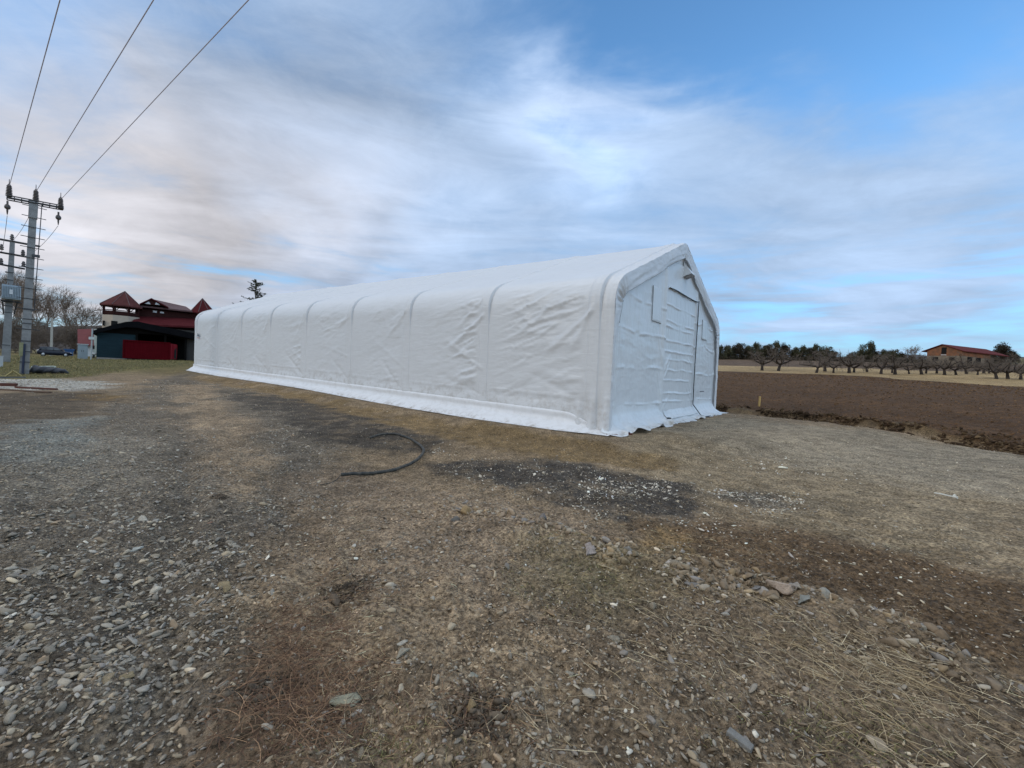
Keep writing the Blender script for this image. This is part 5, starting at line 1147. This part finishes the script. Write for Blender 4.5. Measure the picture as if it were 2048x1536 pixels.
# white gas tank
F, t = small(188, 713, 'gas_tank', 'small white rounded tank at the foot of the barn corner', 'tank', 47)
a = F.q(181.5, 708); b = F.q(193.5, 708); L = b[0]-a[0]; rr = L*.28; prf = [(0.001, 0)]+[(rr*math.sin(k*math.pi/10), rr-rr*math.cos(k*math.pi/10)) for k in range(1, 6)]+[(rr*math.sin(k*math.pi/10), L-rr-rr*math.cos(k*math.pi/10)) for k in range(5, 10)]+[(.001, L)]
m_ = M(); m_.lathe((0, 0, 0), prf, 16); V_ = np.concatenate(m_.V); m_.V = [np.stack([V_[:, 2]+a[0], V_[:, 1], V_[:, 0]+rr+.15], -1)]; m_.obj('tank_shell', mat('tank_white', (.66, .68, .66), .35), t, True)
m_ = M(); m_.box(a[0]+.15, a[0]+.25, -rr*.7, rr*.7, -.2, .3); m_.box(b[0]-.25, b[0]-.15, -rr*.7, rr*.7, -.2, .3); m_.obj('foot', steel, t)
# blue skip
F, t = small(138, 713, 'waste_skip', 'blue metal skip behind the nose of the dark car', 'skip', 60)
a = F.q(128, 698); b = F.q(149, 698); m_ = M(); bl_ = mat('blue_paint', (.03, .085, .20), .5, .2, 3)
m_.prism([(a[0]+.35, -.5), (b[0]-.35, -.5), (b[0], a[1]), (a[0], a[1])], 0, 2.2); m_.obj('tub', bl_, t)
m_ = M(); m_.box(a[0]-.05, b[0]+.05, -.06, .02, a[1]-.12, a[1]+.03); m_.obj('rim', bl_, t)
for k in range(4): x = a[0]+(b[0]-a[0])*(k+.6)/4.3; m_ = M(); m_.box(x-.05, x+.05, -.08, 0, -.2, a[1]-.15); m_.obj('rib', bl_, t)
# small red roofed house
F, t = small(176, 713, 'small_house', 'small white house with a dark red roof behind the cabinet', 'house', 66)
wh = mat('white_render', (.6, .6, .58))
a = F.q(158, 657); b = F.q(190, 656); c = F.q(160, 689); d = F.q(204, 660); e = F.q(204, 715)
m_ = M(); m_.box(c[0]+.3, b[0], .5, 6, -1, c[1]+.2); m_.obj('wall', wh, t)
m_ = M(); m_.box(b[0]-.1, d[0]+.2, .3, 6.5, -1, d[1]+.1); m_.obj('side_wall', mat('pale_green_render', (.42, .44, .38), .8), t)
m_ = M(); V = [(c[0]-.2, -.2, c[1]), (b[0]-.1, -.2, c[1]), (b[0]-.1, 2.9, b[1]), (a[0]-.2, 2.9, a[1]), (c[0]-.2, -.2, c[1]-.15), (b[0]-.1, -.2, c[1]-.15), (b[0]-.1, 6, c[1]-.15), (a[0]-.2, 6, c[1]-.15)]
m_.add(V, [(0, 1, 2, 3), (0, 4, 5, 1), (1, 5, 6, 2), (3, 2, 6, 7), (0, 3, 7, 4), (4, 7, 6, 5)]); redd = mat('dark_red_roof', (.14, .030, .030), .65, .2, 1.5); m_.obj('roof', redd, t)
for pa in ((167, 694, 171, 701), (186, 691, 189, 698)): q1_ = F.q(*pa[:2]); q2_ = F.q(*pa[2:]); yv = .5 if pa[0] < 180 else .3; m_ = M(); m_.box(q1_[0], q2_[0], yv-.06, yv-.01, q2_[1], q1_[1]); m_.obj('window', hole, t)
# car
F = Face(110, 713, 50); F.o[2] = tz(F.o[0], F.o[1]) ; t = F.th('parked_car', 'dark blue estate car parked on the verge behind the poles', 'car')
L = (F.q(145, 705)[0]-F.q(73, 705)[0]); sc_ = L/4.5; x_off = F.q(73, 705)[0]
paint = mat('dark_blue_car_paint', (.008, .012, .024), .3, .1, 2, spec=.35); glass = mat('car_glass', (.02, .024, .028), .08, .05, 2, spec=.8); pale = mat('pale_lamp', (.55, .56, .55), .2)
def loft(secs, n=15):
    V = []; 
    for x, zb_, zt_, hw_, pw_ in secs:
        for k in range(n):
            th = math.pi*2*k/n; cx, sx = math.cos(th), math.sin(th); V.append((x, hw_*np.sign(cx)*abs(cx)**pw_, (zb_+zt_)/2+(zt_-zb_)/2*np.sign(sx)*abs(sx)**pw_))
    m = len(secs); Fc = [(i*n+j, (i+1)*n+j, (i+1)*n+(j+1) % n, i*n+(j+1) % n) for i in range(m-1) for j in range(n)]+[tuple(range(n)), tuple((m-1)*n+j for j in range(n-1, -1, -1))]
    return np.array(V), Fc
def car_part(name, V, Fc, m, par=t, sm=True): V = np.array(V)*sc_*np.array([1, 1, 1.22]); V[:, 0] += x_off; return mesh_obj(name, V, Fc, m, par, sm)
V, Fc = loft([(.02, .45, .75, .60, .5), (.15, .30, .92, .78, .45), (.7, .25, .95, .86, .4), (1.6, .22, .95, .88, .4), (2.8, .22, .93, .88, .4), (3.5, .24, .88, .86, .4), (4.1, .27, .78, .80, .45), (4.42, .34, .66, .68, .5), (4.5, .42, .58, .55, .5)], 20); car_part('body', V, Fc, paint)
V, Fc = loft([(.20, .85, 1.0, .66, .5), (.50, .86, 1.36, .66, .4), (1.0, .86, 1.45, .66, .38), (1.9, .86, 1.47, .66, .38), (2.5, .86, 1.40, .65, .4), (3.05, .86, 1.15, .63, .45), (3.4, .84, .92, .6, .5)], 20); car_part('cabin', V, Fc, paint)
for nm, pl in (('side_window', [(.55, .98), (1.15, .98), (1.15, 1.34), (.72, 1.32)]), ('side_window', [(1.22, .98), (2.05, .98), (2.05, 1.37), (1.22, 1.35)]), ('side_window', [(2.12, .98), (3.02, .98), (2.55, 1.30), (2.12, 1.37)])):
    V = [(x, -.665-.03*(1.4-z), z) for x, z in pl]+[(x, -.62, z) for x, z in pl]; nn = 4; car_part(nm, V, [(0, 1, 2, 3)]+[(i, i+4, (i+1) % 4+4, (i+1) % 4) for i in range(4)], glass, sm=False)
for x in (.82, 3.62):
    m_ = M(); m_.lathe((0, 0, 0), [(.31, -.10), (.33, -.07), (.33, .07), (.31, .10)], 22); V_ = np.concatenate(m_.V); wl = car_part('wheel', np.stack([V_[:, 0]+x, V_[:, 2]-.80, V_[:, 1]+.32], -1), m_.F, mat('tyre_rubber', (.02, .02, .02), .8))
    m_ = M(); m_.lathe((0, 0, 0), [(.05, -.125), (.20, -.12), (.22, -.10)], 18); V_ = np.concatenate(m_.V); car_part('rim', np.stack([V_[:, 0]+x, V_[:, 2]-.80, V_[:, 1]+.32], -1), m_.F, mat('alloy_rim', (.45, .46, .47), .35, metal=.6), wl)
    m_ = M(); m_.lathe((0, 0, 0), [(.31, -.10), (.33, .0), (.31, .10)], 18); V_ = np.concatenate(m_.V); car_part('wheel', np.stack([V_[:, 0]+x, V_[:, 2]+.80, V_[:, 1]+.32], -1), m_.F, mat('tyre_rubber', (0, 0, 0)))
V, Fc = loft([(4.18, .58, .74, .76, .6), (4.40, .54, .68, .66, .6), (4.47, .56, .64, .58, .6)], 12); car_part('headlight', V, Fc, pale)
V, Fc = loft([(.05, .70, .92, .66, .6), (.22, .72, 1.02, .70, .6), (.30, .86, 1.05, .69, .6)], 12); car_part('tail_light', V, Fc, mat('silver_tail', (.5, .48, .47), .3))
# covered dark bundle on the verge
F = Face(95, 746, 27); t = F.th('tarp_bundle', 'long dark bundle wrapped in black sheeting beside the near pole', 'bundle')
a = F.q(57, 740)[0]; b = F.q(138, 740)[0]; n = 60; V = []
for i in range(n+1):
    u = i/n; x = a+(b-a)*u; rz_ = .30*(1-.45*u)*(.35+.65*min(1, u*9))*min(1, (1-u)*7+.25)
    for k in range(20):
        th = 2*math.pi*k/20; wr = 1+.10*math.sin(u*23+k*.9)+.07*math.sin(u*57+k*2.1); V.append((x, rz_*1.5*math.cos(th)*wr, max(-.05, rz_*.75+rz_*.85*math.sin(th)*wr)))
Fc = [(i*20+j, (i+1)*20+j, (i+1)*20+(j+1) % 20, i*20+(j+1) % 20) for i in range(n) for j in range(20)]+[tuple(range(20)), tuple(n*20+j for j in range(19, -1, -1))]
mesh_obj('wrapping', V, Fc, mat('black_sheeting', (.045, .048, .055), .5, .3, 4, .03, 7), t, True)
m_ = M(); p0 = F.q(62, 734, .3); p1 = F.q(108, 733, .3); m_.bar((p0[0], .3, p0[1]), (p1[0], .3, p1[1]), .05, 8); m_.bar((p1[0], .3, p1[1]), (p1[0]+.06, .25, p1[1]-.08), .07, 8); m_.obj('pale_pipe', mat('pale_green_pipe', (.40, .43, .36), .6), t)
# timber and beams lying at the left
def lying(px0, py0, px1, py1, w_, h_, m, name, lab, cat, lift=.0, off=0):
    a = ground_at(px0, py0); b = ground_at(px1, py1); a[2] += lift; b[2] += lift; d = b-a; L = np.linalg.norm(d); m_ = M(); m_.box(0, L, -w_/2, w_/2, 0, h_)
    o = m_.obj(name, m, label=lab, cat=cat); o.location = tuple(a); o.rotation_euler = (0, -math.asin(d[2]/L), math.atan2(d[1], d[0])); bb = o.modifiers.new('bev', 'BEVEL'); bb.width = .008; return o
rust = mat('rusty_red_steel', (.095, .035, .025), .8, .3, 6); yel = mat('yellow_timber', (.33, .27, .12), .85, .2, 7); dk = mat('grey_timber', (.12, .12, .12), .9, .2, 6)
lying(-30, 772, 33, 773, .16, .14, rust, 'steel_beam', 'short rusty red beam at the left edge of the pale gravel', 'beam')
lying(32, 776, 113, 780, .12, .07, rust, 'steel_beam', 'thin rusty red beam lying along the pale gravel', 'beam')
lying(-40, 778, 100, 786, .14, .06, mat('brown_board', (.13, .085, .06), .9, .2, 5), 'board', 'brown board half buried below the rusty beams', 'board')
lying(-40, 756, 52, 756, .16, .06, dk, 'board', 'long grey plank on the verge in front of the near pole', 'board')
lying(-30, 753, 48, 752, .10, .05, yel, 'board', 'long yellowish batten lying behind the grey plank', 'board')
for k, (p0, p1, l0, lab) in enumerate((((14, 753), (26, 745), .0, 'yellowish batten tilted up left of the near pole'), ((26, 745), (42, 752), .0, 'yellowish batten leaning down toward the near pole foot'))):
    a = ground_at(*p0); b = ground_at(*p1)
    if k == 0: a = ground_at(10, 753); b = ground_at(27, 753)+np.array([0, 0, .32])
    else: a = ground_at(26, 753)+np.array([0, -.05, .36]); b = ground_at(44, 753)
    m_ = M(); d = b-a; m_.tube(np.array([a*0, d]), .045, 4); o = m_.obj('board', yel, label=lab, cat='board'); o.location = tuple(a)

# ------------------------------------------------------------------ barn with the red container
F = Face(290, 719, 47); t = F.th('open_barn', 'low black roofed barn with teal cladding and an open dark front', 'barn')
def q(px, py, y=0): return F.q(px, py, y)
teal = mat('teal_cladding', (.020, .040, .048), .85, .25, 1.0, .02, 2.0, stretch=(1, 1, 9), spec=.08); blk = mat('black_roofing', (.008, .008, .009), .95, .3, 2, spec=.03); inner = mat('shade_black_boards', (.010, .009, .008), .95, .3, 2, spec=.03); oldw = mat('grey_old_boards', (.055, .050, .045), .95, .3, 2, .02, 3, stretch=(8, 8, .6))  # inner: shade inside the open barn put into a near-black board colour
xl, ztl = q(194, 664); xm_, _ = q(273, 664); xr_, _ = q(398, 665); xrd, zrd = q(262, 645)
m_ = M(); m_.box(xl, xm_, -.05, .12, -1, ztl+.2); m_.obj('clad_wall', teal, t)
m_ = M(); m_.box(xl+.02, xl+.2, .12, 9, -1, ztl+.1); m_.box(xl, xr_, 8.8, 9, -1, ztl+.6); m_.obj('rear_wall', inner, t)
m_ = M(); m_.box(xm_, xr_, 7.5, 7.6, -.5, ztl+.5); m_.obj('inner_partition', inner, t)
xp0, _ = q(371, 700); m_ = M(); m_.box(xp0, xr_+.4, .3, .45, -1, q(371, 672)[1]); m_.obj('board_wall', oldw, t)
# roof: shallow gable, ridge running back
pl = q(187, 662); p2 = q(228, 650); p3 = q(252, 644.5); p4 = q(275, 643.5); p5 = q(300, 649); p6 = q(340, 657); p7 = q(392, 668)
top = [pl, p2, p3, p4, p5, p6, p7]; poly = top+[(x, z-.35-.35*min(1, i/3)) for i, (x, z) in list(enumerate(top))[::-1]]
m_ = M(); m_.prism(poly, -.8, 9.4); m_.obj('roof', blk, t)
m_ = M(); m_.prism([(xl, ztl), (xl, ztl+.4), (p4[0], p4[1]-.3), (xr_, p7[1]-.3), (xr_, q(371, 673)[1]), (xm_, q(273, 667)[1]), (xm_, ztl)], -.1, -.02); m_.obj('lintel_board', inner, t)
for px in (273, 330, 371): x = q(px, 700)[0]; m_ = M(); m_.box(x-.1, x+.1, -.2, .0, -1, q(px, 668)[1]); m_.obj('post', inner, t)
m_ = M(); m_.box(q(195, 718)[0], q(395, 718)[0], -1.2, 8, -1.2, .02); m_.obj('floor_slab', mat('pale_slab', (.30, .29, .27), .9), t)
# container
F = Face(300, 720, 44.5); t = F.th('red_container', 'dark red transport container parked in the open barn front', 'container')
x0, zt_ = F.q(247, 681); x1, _ = F.q(340, 681); x2, _ = F.q(356, 681); z0_ = F.q(300, 716.5)[1]
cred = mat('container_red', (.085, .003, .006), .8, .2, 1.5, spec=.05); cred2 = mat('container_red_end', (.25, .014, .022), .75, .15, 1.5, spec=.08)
m_ = M(); V = []
n = 60
for i in range(n+1):
    x = x0+(x1-x0)*i/n; y = .0 if (i//2) % 2 else .015; V += [(x, y, z0_), (x, y, zt_)]
m_.add(V, [(2*i, 2*i+2, 2*i+3, 2*i+1) for i in range(n)]); dx = x2-x1
m_.add([(x0, 0.02, z0_), (x0, 2.4, z0_), (x0, 2.4, zt_), (x0, .02, zt_), (x1, .02, zt_), (x1+dx*1.0, 2.4, zt_), (x1+dx, 2.4, z0_)], [(3, 2, 1, 0), (3, 4, 5, 2), (1, 2, 5, 6)]); m_.obj('container_body', cred, t)
m_ = M(); m_.add([(x1, .0, z0_), (x1+dx, 2.4, z0_), (x1+dx, 2.4, zt_), (x1, .0, zt_), (x1-.05, .1, z0_), (x1+dx-.05, 2.5, z0_), (x1+dx-.05, 2.5, zt_), (x1-.05, .1, zt_)], [(0, 1, 2, 3), (3, 2, 6, 7), (0, 4, 5, 1)]); dd = m_.obj('end_door', cred2, t)
m_ = M(); u = np.array([dx, 2.4, 0]); m_.add([np.array([x1+.03, -.03, z0_+.1])+u*.62, np.array([x1+.03, -.03, z0_+.1])+u*.92, np.array([x1+.03, -.03, z0_+1.35])+u*.92, np.array([x1+.03, -.03, z0_+1.0])+u*.62], [(0, 1, 2, 3)]); m_.obj('dark_patch', hole, dd)
for f in (.33, .5, .97): m_ = M(); p = np.array([x1+.03, -.03, 0])+u*f; m_.bar(p+np.array([0, 0, z0_+.05]), p+np.array([0, 0, zt_-.05]), .025, 5); m_.obj('lock_rod', cred2, dd)
m_ = M()
for (xa, xb, za, zb_) in ((x0-.03, x1+.05, zt_-.02, zt_+.09), (x0-.03, x1+.05, z0_-.10, z0_+.05)): m_.box(xa, xb, -.07, -.0, za, zb_)
m_.box(x0-.05, x0+.08, -.07, .03, z0_, zt_); m_.box(x1-.05, x1+.08, -.07, .03, z0_, zt_); m_.obj('frame_rail', cred, t)
m_ = M(); m_.box(x0+.3, x1-.2, .3, 2.0, -.3, z0_-.1); m_.obj('chassis', mat('dark_steel', (0, 0, 0)), t)
for x in (x0+1.0, x0+2.2, x1-1.0): m_ = M(); m_.lathe((0, 0, 0), [(.3, -.12), (.34, -.08), (.34, .08), (.3, .12)], 16); V_ = np.concatenate(m_.V); m_.V = [np.stack([V_[:, 0]+x, V_[:, 2]+.25, V_[:, 1]+.1], -1)]; m_.obj('wheel', mat('tyre_rubber', (0, 0, 0)), t)

# ------------------------------------------------------------------ turreted inn
F = Face(315, 712, 78); t = F.th('turreted_inn', 'cream inn with two red pyramid roofed turrets behind the barn', 'building')
def q(px, py, y=0): return F.q(px, py, y)
cream = mat('cream_render', (.46, .38, .30), .85, .1, 1.5); dwood = mat('dark_red_timber', (.040, .016, .014), .9, .3, 2, spec=.05); rr2 = mat('maroon_tile', (.095, .035, .032), .85, .3, 1.0, .04, 3.0, spec=.05); rr3 = mat('maroon_tile_bright', (.080, .015, .017), .85, .3, 1.0, .04, 3, spec=.05)
def turret(pxl, pxr, ape, eave, lowl, dep, roofm, yoff, white):
    x0, ze = q(pxl, eave, yoff); x1, _ = q(pxr, eave, yoff); xa, za = q(*ape, yoff); cx = (x0+x1)/2; R0 = (x1-x0)/2
    n = 8; cy = yoff+0.0; ring = [(cx+R0*math.cos(math.pi/8+k*math.pi/4)/math.cos(math.pi/8)*.98, cy+R0*.9*math.sin(math.pi/8+k*math.pi/4)/math.cos(math.pi/8)*.98) for k in range(n)]
    m_ = M(); V = [(x, y, ze) for x, y in ring]+[(xa, cy, za)]+[(x, y, ze-.22) for x, y in ring]
    m_.add(V, [(k, (k+1) % n, n) for k in range(n)]+[(k, n+1+k, n+1+(k+1) % n, (k+1) % n) for k in range(n)]+[tuple(n+1+k for k in range(n-1, -1, -1))]); rf = m_.obj('turret_roof', roofm, t)
    m2 = M()
    for k in range(n): x, y = ring[k]; m2.bar((x, y, ze+.02), (xa, cy, za+.03), .06, 4)
    m2.obj('ridge_trim', mat('ridge_grey', (.11, .07, .07)), rf)
    _, zl = q(pxl, lowl, yoff); R1 = .83
    for k in range(n):
        x = cx+(ring[k][0]-cx)*R1; y = cy+(ring[k][1]-cy)*R1; x2_ = cx+(ring[(k+1) % n][0]-cx)*R1; y2_ = cy+(ring[(k+1) % n][1]-cy)*R1
        m2 = M(); m2.box(x-.11, x+.11, y-.11, y+.11, zl, ze); 
        for s in (1, -1):
            d_ = np.array([x2_-x, y2_-y, 0]); d_ /= np.linalg.norm(d_); p = np.array([x, y, ze-.75]); m2.bar(p, np.array([x, y, ze-.1])+d_*.65*s, .06, 4)
        m2.obj('gallery_post', dwood, t)
        m3 = M(); m3.bar((x, y, zl+.85), (x2_, y2_, zl+.85), .07, 4); m3.add([(x, y, zl), (x2_, y2_, zl), (x2_, y2_, zl+.72), (x, y, zl+.72)], [(0, 1, 2, 3)]); m3.bar((x, y, zl+.2), (x2_, y2_, zl+.2), .05, 4); m3.obj('railing', dwood, t)
    m2 = M(); ring2 = [(cx+(x-cx)*.87, cy+(y-cy)*.87) for x, y in ring]; V = [(x, y, -3) for x, y in ring2]+[(x, y, zl) for x, y in ring2]
    m2.add(V, [(k, (k+1) % n, n+(k+1) % n, n+k) for k in range(n)]+[tuple(n+k for k in range(n))]); m2.obj('turret_wall', cream if white else dwood, t)
    return cx, cy, R0*.87
cx1, cy1, rt = turret(199.5, 286, (250, 583), 608, 629, 0, rr2, 0.0, True)
cx2, cy2, _ = turret(379, 433, (405, 597), 624, 634, 0, rr3, 1.0, False)
for (pa, pb, pc, pd) in ((205.5, 641, 209, 651), (222.5, 641.5, 235, 651.5)):
    a = q(pa, pb, -rt*.9); b = q(pc, pd, -rt*.9); yv = -rt*.86 if pa > 215 else -rt*.55
    a = q(pa, pb, yv); b = q(pc, pd, yv); m_ = M(); m_.box(a[0], b[0], yv-.25, yv+.3, b[1], a[1]); m_.obj('window', hole, t)
# main hall
x0, z1 = q(270, 618); x1, _ = q(395, 618); m_ = M(); m_.box(x0, x1, .5, 9, -3, q(330, 622, .5)[1]); m_.obj('hall_wall', dwood, t)
for pa, pb, pc, pd in ((306, 621, 314, 625.5), (320, 623, 328, 627)): a = q(pa, pb, .4); b = q(pc, pd, .4); m_ = M(); m_.box(a[0], b[0], .38, .48, b[1], a[1]); m_.obj('window', mat('bright_pane', (.55, .56, .56), .3), t)
# upper roof slope and gable dormer
ea = q(282, 611, -.5); eb = q(385, 622, -.5); ra = q(300, 597, 5); rb_ = q(372, 613, 5); zz_ = ea[1]
m_ = M(); V = [(ea[0], -.5, ea[1]), (eb[0], -.5, eb[1]), (rb_[0], 5, rb_[1]), (ra[0], 5, ra[1]), (ea[0], 10, ea[1]), (eb[0], 10, eb[1]), (ea[0], -.5, ea[1]-.25), (eb[0], -.5, eb[1]-.25), (eb[0], 10, eb[1]-.25), (ea[0], 10, ea[1]-.25)]
m_.add(V, [(0, 1, 2, 3), (3, 2, 5, 4), (0, 3, 4), (1, 5, 2), (0, 6, 7, 1), (6, 9, 8, 7), (4, 5, 8, 9), (1, 7, 8, 5), (0, 4, 9, 6)]); mr = m_.obj('main_roof', mat('grey_maroon_tile', (.115, .065, .062), .8, .2, 1.2), t)
ga = q(279, 607, -1.2); gb = q(337, 614, -1.2); gk = q(303, 596, -1.2); m_ = M()
for p_, r__ in ((ga, gk), (gk, gb)): m_.add([(p_[0], -1.2, p_[1]), (r__[0], -1.2, r__[1]), (r__[0], 4, r__[1]), (p_[0], 4, p_[1]), (p_[0], -1.2, p_[1]-.2), (r__[0], -1.2, r__[1]-.2), (r__[0], 4, r__[1]-.2), (p_[0], 4, p_[1]-.2)], [(0, 1, 2, 3), (4, 7, 6, 5), (0, 4, 5, 1), (3, 2, 6, 7)])
m_.obj('dormer_roof', rr3, t)
ja, jb, jk = q(286, 608, -.9), q(330, 612, -.9), q(303, 599, -.9); m_ = M(); m_.add([(ja[0], -.9, ja[1]), (jb[0], -.9, jb[1]), (jk[0], -.9, jk[1]), (ja[0], .5, ja[1]), (jb[0], .5, jb[1]), (jk[0], .5, jk[1])], [(0, 1, 2), (5, 4, 3), (0, 3, 4, 1)]); dg = m_.obj('dormer_gable', dwood, t)
for pa in ((290, 604, 301, 608.5), (310, 605.5, 320, 610)): a = q(*pa[:2], -.95); b = q(*pa[2:], -.95); m_ = M(); m_.prism([(a[0], b[1]), (b[0], b[1]), (b[0]-.15, a[1]) if pa[0] < 305 else (b[0]-.5, a[1]+.1), (a[0]+.5, a[1]+.15) if pa[0] < 305 else (a[0]+.1, a[1])], -.98, -.92); m_.obj('pane', mat('bright_pane', (0, 0, 0)), dg)
# lower red lean-to roof over the terrace
a = q(258, 647, -4); b = q(398, 653, -4); c = q(276, 632.5, .45); d = q(395, 637, .45); m_ = M()
m_.add([(a[0], -4, a[1]), (b[0], -4, b[1]), (d[0], .45, d[1]), (c[0], .45, c[1]), (a[0], -4, a[1]-.3), (b[0], -4, b[1]-.3), (d[0], .45, d[1]-.3), (c[0], .45, c[1]-.3)], [(0, 1, 2, 3), (7, 6, 5, 4), (0, 4, 5, 1), (1, 5, 6, 2), (3, 7, 4, 0), (2, 6, 7, 3)]); m_.obj('terrace_roof', rr3, t)
m_ = M(); m_.box(a[0]+.5, b[0], -3.4, -3.2, -3, a[1]-.3); m_.obj('terrace_wall', oldw, t)
cxx, czz = q(296, 622, .4);
